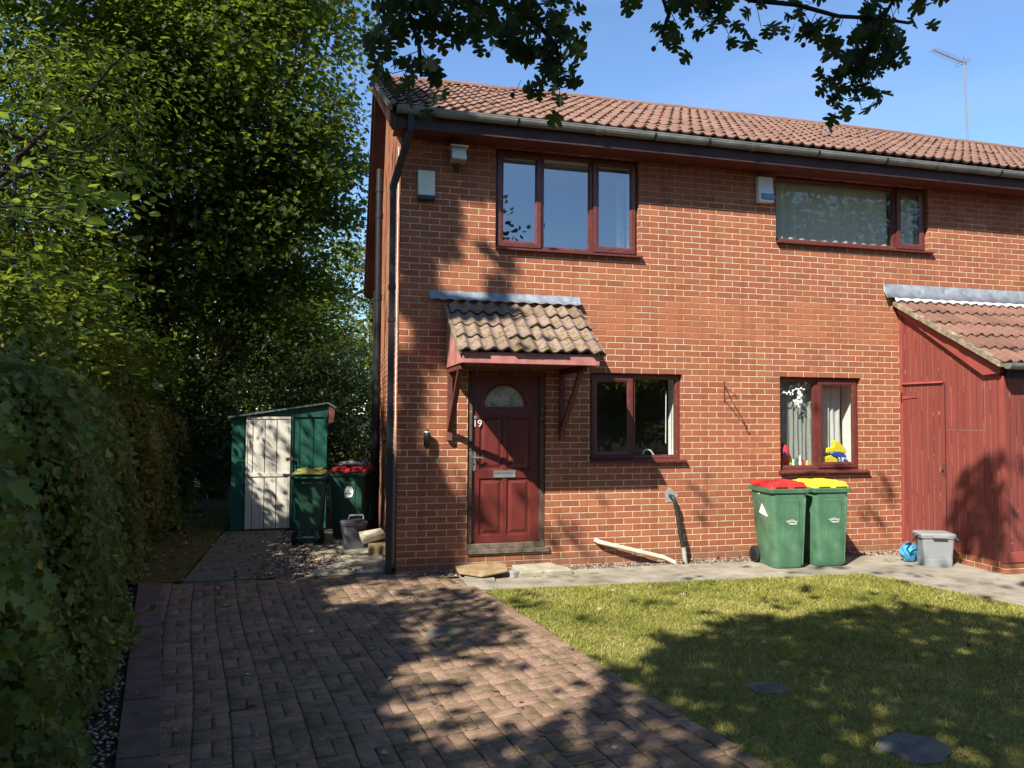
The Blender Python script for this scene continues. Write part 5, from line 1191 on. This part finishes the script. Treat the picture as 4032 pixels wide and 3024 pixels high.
# ------------------------------------------------------------------ vegetation
def blob_points(blobs, n_cl, per, cr, shell=.55, keep=None):
    """leaf cluster points: clusters near the surface of ellipsoids, leaves gaussian in each cluster"""
    vol = np.array([b_[1][0] * b_[1][1] * b_[1][2] for b_ in blobs]) ** .75; pr_ = vol / vol.sum()
    idx = rng.choice(len(blobs), n_cl, p=pr_); C = np.array([b_[0] for b_ in blobs])[idx]; Rr = np.array([b_[1] for b_ in blobs])[idx]
    d = rng.normal(size=(n_cl, 3)); d /= np.linalg.norm(d, axis=1, keepdims=True)
    rad = np.clip(1 - np.abs(rng.normal(0, 1 - shell, n_cl)), .15, 1.12); c = C + d * Rr * rad[:, None]
    if keep is not None: m = keep(c); c, d = c[m], d[m]
    P = np.repeat(c, per, 0) + rng.normal(0, 1, (len(c) * per, 3)) * np.array([cr, cr, cr * .55])
    Nn = np.repeat(d, per, 0) * .6 + np.array([0, 0, .9]) + rng.normal(0, .55, (len(P), 3))
    rc = np.repeat(rng.random(len(c)), per) * .5 + rng.random(len(P)) * .5
    return P, Nn, rc, c
def limbs(b, base, targets, r0, r1, n=7, wob=.25):
    for tg in targets:
        p0, p1 = np.array(base, float), np.array(tg, float); pts = []; rs = []
        ph = rng.normal(0, wob, 3)
        for i in range(n + 1):
            u = i / n; p = p0 * (1 - u) + p1 * u + ph * math.sin(math.pi * u) + rng.normal(0, wob * .12, 3) * (0 < i < n); p[2] += .25 * math.sin(math.pi * u) * np.linalg.norm(p1 - p0) * .3
            pts.append(tuple(p)); rs.append(r0 * (1 - u) + r1 * u)
        b.tube(pts, rs, 7, 0, False)
def tree(name, label, base, h, r, blobs, n_cl, per, cr, size, tmpl, mat, keep=None, lean=(0, 0), bark='bark', shell=.55, group=None, n_limb=10, cat='tree', extra=None):
    t = empty(name, label, cat, base, 0, group); bx = np.array(base, float)
    P, Nn, rc, c = blob_points(blobs, n_cl, per, cr, shell, keep)
    if extra is not None: P = np.concatenate([P, extra[0]]); Nn = np.concatenate([Nn, extra[1]]); rc = np.concatenate([rc, extra[2]])
    leaves('crown', P - bx, Nn, rng.uniform(.7, 1.25, len(P)) * size, tmpl, mat, t, rc)
    b = MB(); top = (lean[0], lean[1], h); pts = []; rs = []
    for i in range(9):
        u = i / 8; pts.append((top[0] * u + .08 * math.sin(5 * u + bx[0]), top[1] * u + .08 * math.cos(4 * u), h * u)); rs.append(r * (1.25 - u * .95) if i else r * 1.5)
    b.tube(pts, rs, 10, 0, False)
    sel = c[rng.choice(len(c), min(n_limb, len(c)), replace=False)] - bx
    for s_ in sel:
        u = rng.uniform(.35, .95); st = (top[0] * u, top[1] * u, h * u); limbs(b, st, [s_], r * .38, r * .05)
    b.build('trunk', bark, t); return t

# ivy hedge on the left: solid inner mass, leafy skin
def hedge():
    t = empty('ivy_hedge', 'tall shaded hedge of ivy along the left side of the drive', 'hedge', (-2.6, -1, G))
    ys = np.linspace(-7.0, 6.6, 60); nz = 9
    def face(y, z):  # x of the hedge face
        fx = np.interp(y, [-7, -4.2, -2.2, 0, 3, 5, 6.6], [-1.45, -1.98, -2.36, -2.80, -3.05, -3.15, -3.3])
        return fx - .10 * z - .22 * np.clip(z - 1.2, 0, 9) ** 2 + .10 * np.sin(y * 2.1 + z * 1.7) + .06 * np.sin(y * 5.3 + 2 * z)
    top = lambda y: np.interp(y, [-7, -4, -1, 2, 5, 6.6], [1.9, 1.95, 2.05, 1.95, 1.75, 1.7]) + .08 * np.sin(y * 3)
    V = []; F = []
    for i, y in enumerate(ys):
        tp_ = top(y) - .10
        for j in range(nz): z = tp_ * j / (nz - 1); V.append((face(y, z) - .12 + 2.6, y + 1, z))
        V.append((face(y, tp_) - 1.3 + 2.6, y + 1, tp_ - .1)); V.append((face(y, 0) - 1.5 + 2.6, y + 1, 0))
    m = nz + 2
    for i in range(len(ys) - 1):
        for j in range(m - 1): F.append((i * m + j, (i + 1) * m + j, (i + 1) * m + j + 1, i * m + j + 1))
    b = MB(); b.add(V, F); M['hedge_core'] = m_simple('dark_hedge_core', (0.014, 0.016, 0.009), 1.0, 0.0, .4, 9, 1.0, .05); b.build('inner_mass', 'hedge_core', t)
    n = 62000; y = -7 + 13.6 * rng.random(n) ** 1.35; tz = top(y); z = tz * rng.random(n) ** .9
    topf = rng.random(n) < .16; dx = -rng.random(n) * 1.2 * topf; z = np.where(topf, tz - .02 + rng.normal(0, .04, n), z)
    x = face(y, z) + dx + rng.normal(0, .055, n)
    P = np.column_stack([x, y, z + G]); Nn = np.column_stack([np.ones(n) * np.where(topf, .3, 1), -.35 * np.ones(n), np.where(topf, 1.2, .45)]) + rng.normal(0, .75, (n, 3))
    d = np.linalg.norm(P - CAM_P, axis=1); size = rng.uniform(.020, .056, n) * (1 + .035 * d)
    tip = np.column_stack([rng.normal(0, .5, n), rng.normal(0, .6, n), -np.ones(n)])
    rc = np.clip(.5 * rng.random(n) + .5 * (.5 + .5 * np.sin(y * 3.1 + z * 2.3) * np.cos(z * 4 - y)) , 0, .93); odd = rng.random(n) < .03; rc = np.where(odd, rng.uniform(.95, 1, n), rc)
    leaves('foliage', P - np.array([-2.6, -1, G]), Nn, size, L_IVY, 'leaf_ivy', t, rc, tip)
    m2 = 2600; sh_ = rng.integers(0, 130, m2); sy = rng.uniform(-6.5, 5.5, 130); sl_ = rng.uniform(.12, .45, 130); sa = rng.normal(0, .5, (130, 2)); u_ = rng.random(m2)
    yy_ = sy[sh_] + sa[sh_, 0] * sl_[sh_] * u_; zz_ = top(sy[sh_]) - .05 + sl_[sh_] * u_; xx_ = face(sy[sh_], top(sy[sh_])) - .15 - .5 * ((sh_ * 7) % 10) / 10 + sa[sh_, 1] * sl_[sh_] * u_
    P2 = np.column_stack([xx_, yy_, zz_ + G]) + rng.normal(0, .03, (m2, 3))
    leaves('shoots', P2 - np.array([-2.6, -1, G]), rng.normal(0, .7, (m2, 3)) + np.array([.5, -.4, .6]), rng.uniform(.025, .06, m2), L_IVY, 'leaf_ivy', t)
    # bare trailing stems
    b = MB()
    for k in range(70):
        y0_ = rng.uniform(-6.5, 5); z0_ = rng.uniform(.2, 1.7); pts = []
        for s_ in range(6):
            yy = y0_ + s_ * rng.uniform(.02, .07); zz = max(.01, z0_ - s_ * rng.uniform(.05, .12)); pts.append((float(face(yy, zz)) + 2.6 + .05 + .02 * s_, yy + 1, zz))
        b.tube(pts, .0025, 4, 0, False)
    M['stem'] = m_simple('pale_stem', (0.16, 0.13, 0.08), .9); tag(b.build('stem', 'stem', t), kind='stuff')
hedge()

# woodland behind and to the left
def sun_hit(c):
    """where the shadow of a point falls: front wall, roof edge, shed front or ground"""
    d = SUN_D; out = np.full((len(c), 3), np.nan)
    t = (0 - c[:, 1]) / d[1]; p = c + d * t[:, None]; w = (t > 0) & (p[:, 0] > 0) & (p[:, 2] > G) & (p[:, 2] < 4.9); out[w] = p[w]
    t5 = (6.65 - c[:, 0]) / d[0]; p5 = c + d * t5[:, None]; l_ = (t5 > 0) & (p5[:, 1] > -1.54) & (p5[:, 1] < 0) & (p5[:, 2] > G) & (p5[:, 2] < 3.05); out[l_] = p5[l_]
    nrm = np.array([0, -(RZ - EZ), RY - EY]); t2 = ((np.array([0, EY, EZ]) - c) @ nrm) / (d @ nrm); p2 = c + d * t2[:, None]; r_ = (t2 > 0) & (p2[:, 0] > -.16) & (p2[:, 1] > EY) & (p2[:, 1] < RY); out[r_] = p2[r_]
    t4 = (3.49 - c[:, 1]) / d[1]; p4 = c + d * t4[:, None]; s_ = np.isnan(out[:, 0]) & (t4 > 0) & (p4[:, 0] > -2.2) & (p4[:, 0] < 0) & (p4[:, 2] > G) & (p4[:, 2] < 1.8); out[s_] = p4[s_]
    t3 = (G - c[:, 2]) / d[2]; p3 = c + d * t3[:, None]; g_ = np.isnan(out[:, 0]); out[g_] = p3[g_]
    return out, s_

SKYB = lambda c: np.ones(len(c), bool)
def keep_left(xmax_px, zlo=None):
    def f(c):
        px, z = to_px(c); ok = (px[:, 0] < xmax_px + 12 * np.sin(c[:, 2] * 3.1) + 14 * np.sin(c[:, 2] * 1.3)); return ok
    return f
G_ = 'woodland trees'
def sunkeep(c):
    h_, sd_ = sun_hit(c); tq = (-3.5 - c[:, 0]) / SUN_D[0]; pq = c + SUN_D * tq[:, None]; sp_ = (tq > .6) & (pq[:, 1] > -2) & (pq[:, 1] < 3.2) & (pq[:, 2] > 1.7) & (pq[:, 2] < 4.6)
    return ~(sd_ & (rng.random(len(c)) < .9)) & ~(sp_ & (rng.random(len(c)) < .6))
tree('sycamore_tree', 'large dark sycamore rising behind the shed against the blue sky', (-2.9, 8.2, G), 7.5, .20,
     [((-2.6, 7.8, 8.2), (2.7, 2.6, 3.4)), ((-1.7, 7.8, 6.2), (1.75, 2.2, 2.3)), ((-3.6, 7.4, 5.2), (2.4, 2.2, 2.0)), ((-1.9, 8.2, 10.8), (2.2, 2.2, 2.4)), ((-4.6, 7.8, 9.6), (2.4, 2.2, 3.0)), ((-1.6, 8.0, 4.2), (1.4, 1.6, 1.1)), ((-1.1, 7.6, 6.9), (1.1, 1.6, 1.6))],
     1500, 36, .27, .115, L_MAPLE, 'leaf_syc', keep_left(775), (.4, 0), group=G_, n_limb=18)
tree('ash_tree', 'pale leaved tree leaning over the hedge at the left edge', (-6.3, 1.2, G), 6.0, .16,
     [((-5.2, .6, 4.6), (1.9, 1.9, 1.6)), ((-4.5, 1.6, 3.4), (1.3, 1.6, 1.1)), ((-5.6, -.4, 6.6), (1.9, 1.9, 1.7)), ((-4.2, 2.6, 5.6), (1.4, 1.6, 1.4)), ((-4.3, -.6, 3.0), (.9, 1.3, .8))],
     620, 32, .24, .105, L_LANCE, 'leaf_mid', sunkeep, (.6, 0), group=G_, n_limb=14)
tree('maple_tree', 'dark maple with ivy clad trunk left of the shed', (-3.75, 7.6, G), 6.2, .24,
     [((-5.0, 6.4, 6.4), (2.3, 2.0, 2.0)), ((-5.6, 6.0, 3.8), (1.7, 1.8, 1.3)), ((-3.8, 6.6, 8.0), (2.2, 2.0, 1.8))],
     520, 34, .26, .11, L_MAPLE, 'leaf_syc', keep_left(760), (-.3, 0), group=G_, n_limb=14)
tree('hazel_tree', 'forked tree with yellow lichen on its trunk behind the shed', (-3.15, 10.2, G), 3.6, .14,
     [((-3.6, 11.0, 5.2), (2.2, 1.8, 1.6)), ((-1.6, 11.4, 4.2), (1.9, 1.6, 1.4))],
     260, 32, .28, .11, L_OVAL, 'leaf_mid', keep_left(770), (.5, 0), group=G_, n_limb=8)
tree('birch_tree', 'sunlit yellow green tree between the dark sycamore and the house', (1.0, 21, G), 8, .18,
     [((.2, 21, 7.6), (2.4, 2.2, 2.4)), ((.4, 21, 4.4), (2.6, 2.2, 2.2)), ((-2.6, 22, 6.0), (2.2, 2, 2.4)), ((2.2, 21, 6.5), (2.0, 2.2, 2.4))],
     520, 30, .34, .15, L_SIMPLE, 'leaf_far', None, (0, 0), group=G_)
for i, (x, y, h, lab_) in enumerate([(-5.2, 18, 6.6, 'sunlit pale tree glimpsed left of the ivy clad trunk'), (-8.6, 15, 7.5, 'pale far tree behind the left hedge'), (-12.5, 12, 8.5, 'far tree beyond the left edge of the hedge'), (-2.2, 17, 5.6, 'low sunlit tree glimpsed above the shed roof')]):
    tree('birch_tree', lab_, (x, y, G), h * .7, .15, [((x, y, h * .75), (2.4, 2.0, h * .34)), ((x + 1, y - .4, h * .4), (2.2, 1.8, h * .28))], 330, 28, .33, .15, L_SIMPLE, 'leaf_far', None, group=G_)
tree('ash_tree', 'tall shaded tree over the top left corner', (-8.6, 5.2, G), 8, .2,
     [((-7.4, 4.6, 7.6), (2.6, 2.4, 2.4)), ((-6.6, 4.4, 5.0), (2.2, 2.2, 1.8)), ((-8.4, 5.0, 10), (3, 2.6, 2.6)), ((-6.0, 5.2, 9.6), (2.4, 2.2, 2.2))],
     720, 32, .30, .12, L_OVAL, 'leaf_syc', None, (.5, 0), group=G_, n_limb=14)
tree('hazel_tree', 'dense dark thicket standing just behind the ivy hedge', (-4.7, 3.6, G), 2.6, .07,
     [((-3.9, 3.6, 2.2), (.8, 1.9, .9)), ((-3.6, 1.0, 2.3), (.7, 1.6, .7)), ((-3.4, -1.0, 2.25), (.6, 1.3, .6)), ((-4.4, 3.4, 3.0), (1.0, 2.0, 1.2)), ((-4.5, .8, 3.2), (.9, 1.8, 1.2)), ((-4.9, 5.8, 2.4), (1.2, 1.6, 1.4)), ((-5.4, 2.5, 3.8), (1.2, 2.8, 1.2)), ((-5.6, -1.5, 3.4), (1.2, 2.0, 1.4))],
     900, 32, .20, .095, L_OVAL, 'leaf_mid', sunkeep, (.2, .2), group=G_, n_limb=14)
tree('hazel_tree', 'leafy understory tree between the ivy clad trunk and the shed', (-3.3, 6.4, G), 2.4, .06,
     [((-3.6, 6.6, 3.6), (1.2, .9, 1.2)), ((-2.3, 6.8, 3.4), (1.1, .9, 1.1)), ((-5.2, 5.8, 3.2), (1.2, 1.0, 1.4)), ((-1.2, 7.0, 3.1), (1.0, .9, 1.2)), ((-3.0, 7.0, 2.2), (1.6, .8, .8))],
     420, 32, .22, .10, L_OVAL, 'leaf_mid', keep_left(775), (.2, .2), group=G_, n_limb=14)
tree('hazel_tree', 'broad backlit thicket at the far end of the wood', (-4.0, 15.5, G), 3.0, .08,
     [((-6, 15.5, 3.2), (3.2, 1, 2.6)), ((-1.5, 15.8, 3.0), (3.0, 1, 2.6)), ((-11, 14.5, 3.6), (3.4, 1.2, 3.4)), ((2.5, 16, 2.8), (2.6, 1, 2.4))],
     800, 30, .3, .17, L_OVAL, 'leaf_far', None, (.2, .2), group=G_, n_limb=20)
def shrub(name, label, base, blobs, n_cl, per, cr, size, tmpl, mat, keep=None):
    return tree(name, label, base, .9, .05, blobs, n_cl, per, cr, size, tmpl, mat, keep, n_limb=10, cat='shrub', group='shrubs behind the shed')
shrub('laurel_shrub', 'dark evergreen shrub between the shed and the house', (-.4, 5.6, G), [((-.6, 5.6, 1.3), (1.25, .8, 1.6)), ((-.9, 6.2, 2.4), (1.4, .9, 1.0))], 260, 34, .17, .085, L_OVAL, 'leaf_dark', keep_left(812))
shrub('laurel_shrub', 'dark shrub directly behind the green shed', (-2.2, 6.0, G), [((-2.1, 6.0, 1.2), (1.3, .8, 1.3)), ((-3.2, 6.6, 1.1), (.9, .8, 1.2))], 200, 32, .18, .09, L_OVAL, 'leaf_dark')
shrub('laurel_shrub', 'dark shrub at the far end of the mossy path', (-3.3, 9.2, G), [((-3.6, 8.8, .9), (1.4, .7, 1.3)), ((-5.2, 8.4, 1.4), (1.4, .9, 1.7))], 200, 30, .2, .09, L_OVAL, 'leaf_dark')
shrub('laurel_shrub', 'low far shrub row beyond the woodland floor', (-3, 13.5, G), [((-6, 13.5, 1.8), (3.4, 1, 2.6)), ((-1, 13.8, 1.6), (3.2, 1, 2.4)), ((3.5, 14, 1.6), (3, 1, 2.3)), ((-11, 12, 2.2), (3.6, 1.5, 3.2))], 720, 30, .28, .15, L_OVAL, 'leaf_mid')
# small plant by the soil pipe
P = np.array([(-.32, 2.95, .9)]) + rng.normal(0, 1, (60, 3)) * np.array([.10, .08, .16]); 
t = empty('elder_sapling', 'small green sapling behind the bins beside the soil pipe', 'sapling', (-.30, 3.1, G))
leaves('foliage', P - np.array([-.30, 3.1, G]) + np.array([0, 0, .0]), rng.normal(0, .5, (60, 3)) + np.array([0, -.6, .6]), rng.uniform(.06, .11, 60), L_OVAL, 'leaf_mid', t)
b = MB(); b.tube([(0, 0, 0), (-.01, -.05, .5), (-.02, -.15, 1.15)], [.012, .009, .005], 6); b.build('stem', 'bark', t)
# large-leaved sprays at the left edge, above the ivy
def spray_tree():
    t = empty('elm_sapling', 'sapling with long bright leaves above the hedge at the left edge', 'sapling', (-4.0, 0.0, G)); bx = np.array((-4.0, 0.0, G))
    b = MB(); Ps, Ns, Ts, Ss = [], [], [], []
    for k in range(44):
        st = np.array([-3.75, 0.0, 0]) + np.array([rng.uniform(-.3, .25), rng.uniform(-1.3, 1.2), rng.uniform(1.75, 4.4)])
        d = np.array([rng.uniform(.5, 1.0), rng.uniform(-.25, .5), rng.uniform(-.1, .45)]); d /= np.linalg.norm(d); Lh = rng.uniform(.6, 1.15); pts = []
        for s_ in range(7):
            u = s_ / 6; p = st + d * Lh * u + np.array([0, 0, -.22 * u * u]); pts.append(tuple(p - bx))
        b.tube(pts, [.010 - .0012 * i for i in range(7)], 5, 0, False)
        for s_ in range(11):
            u = .15 + .85 * s_ / 10; p = st + d * Lh * u + np.array([0, 0, -.22 * u * u]); sd = np.cross(d, (0, 0, 1)) * (1 if s_ % 2 else -1)
            Ps.append(p); Ts.append(d * .7 + sd * .8 + np.array([0, 0, -.15])); Ns.append(np.array([0, 0, 1.0]) + rng.normal(0, .35, 3)); Ss.append(rng.uniform(.10, .18))
    b.tube([(0, 0, 0), (.05, .1, 1.5), (.1, .2, 3.0), (.1, .2, 4.3)], [.05, .04, .03, .015], 8); b.build('stem', 'bark', t)
    leaves('foliage', np.array(Ps) - bx, np.array(Ns), np.array(Ss), L_OVAL, 'leaf_big', t, None, np.array(Ts))
spray_tree()

for i, (x, y, h, w_, lab_) in enumerate([(-13, -19, 8.5, 3.6, 'added unseen tree left of the camera, cutting sky light'), (-4, -23, 8.0, 3.6, 'added unseen tree behind the camera, cutting sky light'), (5.2, -20, 7.2, 3.0, 'round tree whose top is mirrored in the upper left window'), (13.0, -12.5, 13.5, 4.6, 'tall tree mirrored in the wide upstairs window'), (18.5, -12.5, 11, 4.0, 'added unseen tall tree beyond the right end of the lawn'), (24, -6, 9, 4.0, 'added unseen tree at the far right beyond the lawn'), (9.6, -21, 6.0, 3.6, 'added low wide tree that darkens the kitchen window reflection'), (15.5, -22, 6.5, 4.0, 'added unseen low tree behind the camera, far to the right')]):  # beyond those mirrored upstairs, unseen trees added to cut sky light and darken reflections
    tree('lime_tree', lab_, (x, y, G), h * .6, .22, [((x, y, h * .6), (w_, w_ * .9, h * .34)), ((x + 1.2, y, h * .3), (w_ * 1.1, w_ * .8, h * .28)), ((x - 1.5, y, h * .32), (w_ * .9, w_ * .8, h * .28))], 430, 28, .38, .26, L_SIMPLE, 'leaf_mid', None, group='trees across the road')
# the hawthorn that overhangs the camera: its crown throws the shade on the drive, lawn and wall
LIT = [  # sun reaches these places (sheet pixels)
    [(837, 1438), (818, 1524), (896, 1595), (948, 1617), (1049, 1602), (1190, 1572), (1215, 1540), (1300, 1500), (1330, 1450), (1253, 1398), (1179, 1360), (1105, 1364), (1049, 1401), (956, 1412)],
    [(725, 1275), (850, 1262), (862, 1292), (740, 1308)], [(900, 1345), (942, 1352), (935, 1372), (905, 1392)], [(950, 1250), (1012, 1240), (1010, 1268), (967, 1264)],
    [(1060, 1285), (1110, 1364), (1180, 1360), (1253, 1398), (1330, 1440), (1380, 1440), (1426, 1379), (1533, 1351), (1639, 1326), (1728, 1337), (1835, 1312), (1959, 1305), (2083, 1326), (2212, 1340), (2400, 1345), (2400, 1100), (2000, 1100), (1000, 1190), (1000, 1275)],
    [(1100, 380), (2300, 300), (2300, 1240), (1180, 1235), (1180, 780), (1098, 640)], [(1000, 440), (1085, 440), (1085, 520), (1010, 505)], [(935, 830), (1015, 830), (1015, 1010), (965, 1010), (925, 900)],
    [(1020, 880), (1180, 880), (1180, 1185), (1040, 1185)], [(930, 150), (2400, 150), (2400, 420), (930, 300)],
    [(955, 565), (1045, 590), (1035, 655), (950, 625)], [(872, 690), (905, 700), (900, 760), (870, 750)], [(1000, 520), (1070, 560), (1060, 590), (1010, 570)], [(905, 905), (935, 905), (930, 960), (905, 950)]]
def _grow(p, k):
    cx, cy = sum(a for a, b in p) / len(p), sum(b for a, b in p) / len(p); return [(cx + (a - cx) * k, cy + (b - cy) * k) for a, b in p]
LIT = [_grow(p, 1.0) if max(a for a, b in p) - min(a for a, b in p) > 400 else _grow(p, 1.5) for p in LIT]
def lit_prob(hit):
    px, z = to_px(hit); L_ = np.zeros(len(hit), bool)
    for poly in LIT: L_ |= inside(px, poly)
    return L_ & (z > 0)
def in_frame(P, m=60):
    px, z = to_px(P); return (z > 0) & (px[:, 0] > -m) & (px[:, 0] < 2212 + m) & (px[:, 1] > -m) & (px[:, 1] < 1659 + m)

def hawthorn():
    base = np.array([-6.0, -10.5, G])
    t = empty('hawthorn_tree', 'hawthorn whose dark lobed leaves hang into the top of the view', 'tree', tuple(base))
    # cluster centres chosen along sun rays from the places that lie in shade
    def rays(n, xr, yr, zr, hr, z0=G):
        T_ = np.column_stack([rng.uniform(*xr, n), rng.uniform(*yr, n), rng.uniform(*zr, n)]); hgt = rng.uniform(*hr, n)
        k = (hgt - T_[:, 2]) / -SUN_D[2]; return T_ - SUN_D * k[:, None]
    C = np.concatenate([rays(2100, (-4.5, 7.5), (-8.5, -.9), (G, G), (5.2, 9.0)), rays(60, (-6, -3.2), (-7, 4.5), (.3, 2.0), (6.5, 10.0)),
                        rays(400, (-.3, 1.3), (-.05, 0), (G, 4.9), (8.5, 11.5)), rays(300, (-2.4, 0.3), (0, 3.4), (G, 1.5), (8.0, 11.0)), rays(300, (-9, 4), (-14, -8), (G, G), (4.5, 8.0)), rays(420, (-8, -.5), (4, 9), (2, 9), (10.5, 15)),
                        rays(520, (-.1, .1), (0.2, 5), (0, 6.5), (8.5, 13)), rays(260, (1.2, 7.5), (-8, -2.0), (G, G), (5.2, 9.0)), rays(520, (-2.3, -.3), (-7.5, -.2), (G, G), (5.2, 9.0)), rays(26, (6.5, 6.8), (-1.5, -.7), (0.1, .8), (8.5, 10.0)), rays(70, (1.3, 8), (-.05, 0), (G, 1.3), (7.5, 10.5)), rays(160, (-.1, .8), (0, 1.5), (5.0, 6.0), (9.5, 12.0))])
    C = C[C[:, 2] > 3.2]
    per = 15; P = np.repeat(C, per, 0) + rng.normal(0, 1, (len(C) * per, 3)) * np.array([.22, .22, .14])
    hit, shed_ = sun_hit(P); L_ = lit_prob(hit)
    bl_ = np.sin(hit[:, 0] * 5.3 + 1.3 * np.sin(hit[:, 1] * 4.1 + hit[:, 2] * 3)) * np.cos(hit[:, 1] * 6.1 + hit[:, 2] * 4.3 + hit[:, 0])
    wallfoot = (np.abs(hit[:, 1]) < .02) & (hit[:, 2] < .98)
    keepp = np.where(L_, rng.random(len(P)) < np.where(wallfoot, np.where(bl_ > .25, .15, .02), np.where((bl_ > .48) & (hit[:, 2] < G + .02), np.where(hit[:, 0] < 1.2, .38, .12), .004)), True)
    lean_ = inside(to_px(hit)[0], [(2080, 1010), (2160, 960), (2400, 1000), (2400, 1230), (2060, 1200), (2050, 1090)]); keepp |= lean_ & (np.abs(hit[:, 0] - 6.65) < .01) & (rng.random(len(P)) < .75)
    keepp &= ~(shed_ & (rng.random(len(P)) < .86))
    tq = (-3.4 - P[:, 0]) / SUN_D[0]; pq = P + SUN_D * tq[:, None]; sp_ = (tq > 0) & (pq[:, 1] > -2) & (pq[:, 1] < 3.2) & (pq[:, 2] > 1.7) & (pq[:, 2] < 4.8); keepp &= ~(sp_ & (rng.random(len(P)) < .9))
    keepp &= ~in_frame(P) ; keepp &= np.linalg.norm(P - CAM_P, axis=1) > 1.2
    P = P[keepp]; n = len(P)
    Nn = rng.normal(0, .6, (n, 3)) + np.array([-.4, -.4, .9]); 
    leaves('crown', P - base, Nn, rng.uniform(.09, .15, n), L_MAPLE, 'leaf_haw', t)
    b = MB(); b.tube([(0, 0, 0), (.1, .1, 1.2), (.0, .3, 2.6), (.2, .5, 4.2)], [.26, .2, .18, .13], 12, 0, False)
    sel = C[rng.choice(len(C), 60, replace=False)]; sel = sel[~in_frame(sel, 200)]; sel = sel[~lit_prob(sun_hit(sel)[0])]
    for s_ in sel:
        st = np.array([rng.uniform(0, .2), rng.uniform(.2, .5), rng.uniform(2.4, 4.2)])
        mid = (st + base + s_) / 2
        if in_frame(np.array([mid, mid * .5 + s_ * .5]), 120).any(): continue
        way = (st + base) + (s_ - st - base) * np.linspace(.2, 1, 9)[:, None] + np.array([0, 0, .25])
        if lit_prob(sun_hit(way)[0]).sum() > 1: continue
        limbs(b, st, [s_ - base], .055, .012)
    b.build('trunk', 'bark', t)
    # twigs that hang into view; each polyline is (sheet px, distance)
    def at(x, y, dist):
        u, v = x * CAM_W / 2212, y * CAM_W / 2212; d = CF + CR * (u - 2016) / CAM_F - CU * (v - 1512) / CAM_F; return CAM_P + d * dist
    tw = [ # main boughs then pendant twigs
        [(700, -260, 2.1), (860, -80, 2.25), (960, -30, 2.35), (1060, -10, 2.4), (1200, -5, 2.5)],
        [(760, -60, 2.3), (880, 20, 2.3), (905, 95, 2.3), (910, 165, 2.3)],
        [(1060, -5, 2.4), (1150, 40, 2.45), (1200, 95, 2.45), (1212, 150, 2.45)],
        [(900, -90, 2.2), (1000, -20, 2.2), (1040, 20, 2.25)],
        [(1100, -150, 2.3), (1250, -80, 2.4), (1430, -10, 2.5), (1445, 35, 2.5), (1430, 70, 2.5)],
        [(1300, -160, 2.4), (1500, -60, 2.5), (1620, 0, 2.55), (1720, 10, 2.6), (1810, 35, 2.6), (1900, 40, 2.65), (1965, 50, 2.7)],
        [(1890, 40, 2.6), (1885, 90, 2.6), (1860, 140, 2.6), (1840, 180, 2.6)],
        [(1500, -80, 2.5), (1530, 0, 2.5), (1560, 35, 2.5)],
        [(1850, -120, 2.6), (1940, -20, 2.65), (1900, 55, 2.65)]]
    dens = [24, 22, 26, 16, 16, 26, 26, 12, 14]
    lf, ln_, lt, ls = [], [], [], []; b = MB(); hb_ = MB()
    for pts, nl in zip(tw, dens):
        W = [at(*p) for p in pts]; b.tube([tuple(p - base) for p in W], [.009 * (1 - .7 * i / len(W)) + .0015 for i in range(len(W))], 6, 0, False)
        seg = [np.linalg.norm(W[i + 1] - W[i]) for i in range(len(W) - 1)]; tot = sum(seg)
        for k in range(nl):
            s_ = tot * (0.25 + .78 * (k + rng.random()) / nl) if nl else 0; s_ = min(s_, tot * .999); i = 0
            while s_ > seg[i]: s_ -= seg[i]; i += 1
            p = W[i] + (W[i + 1] - W[i]) * s_ / seg[i]; dirn = (W[i + 1] - W[i]) / seg[i]
            sh_ = rng.normal(0, 1, 3); sh_ -= sh_ @ CF * CF * .6; sh_ /= np.linalg.norm(sh_); q = p + sh_ * rng.uniform(.03, .10) + np.array([0, 0, -.02])
            b.tube([tuple(p - base), tuple((p + q) / 2 - base + np.array([0, 0, .008])), tuple(q - base)], .0014, 4, 0, False)
            for _ in range(3 if rng.random() < .6 else 4):
                lf.append(q + rng.normal(0, .026, 3)); ln_.append(-CF * rng.choice([1, -1]) + rng.normal(0, .55, 3)); lt.append(sh_ * .8 + np.array([0, 0, -.7]) + rng.normal(0, .55, 3)); ls.append(rng.uniform(.042, .066))
    for (x, y, dd_) in [(1107, 205, 2.45), (1054, 118, 2.3), (1200, 75, 2.5), (1700, 82, 2.6), (1735, 97, 2.6), (1412, 105, 2.5), (1258, 92, 2.45), (838, 85, 2.3), (792, 40, 2.3)]:
        c = at(x, y, dd_); u_ = at(x + 18, y - 32, dd_)
        hb_ = MB(); hb_.tube([tuple(c + np.array([0, 0, .009]) - base), tuple(c + np.array([0, 0, .005]) - base), tuple(c - base), tuple(c - np.array([0, 0, .006]) - base), tuple(c - np.array([0, 0, .010]) - base)], [.002, .007, .009, .007, .002], 10); hb_.build('berry', 'haw', t)
        b.tube([tuple(u_ - base), tuple((u_ + c) / 2 + np.array([.004, 0, 0]) - base), tuple(c - base)], .001, 4, 0, False)
    b.build('twigs', 'twig', t)
    leaves('hanging_leaves', np.array(lf) - base, np.array(ln_), np.array(ls), L_HAW, 'leaf_haw', t, None, np.array(lt))
hawthorn()
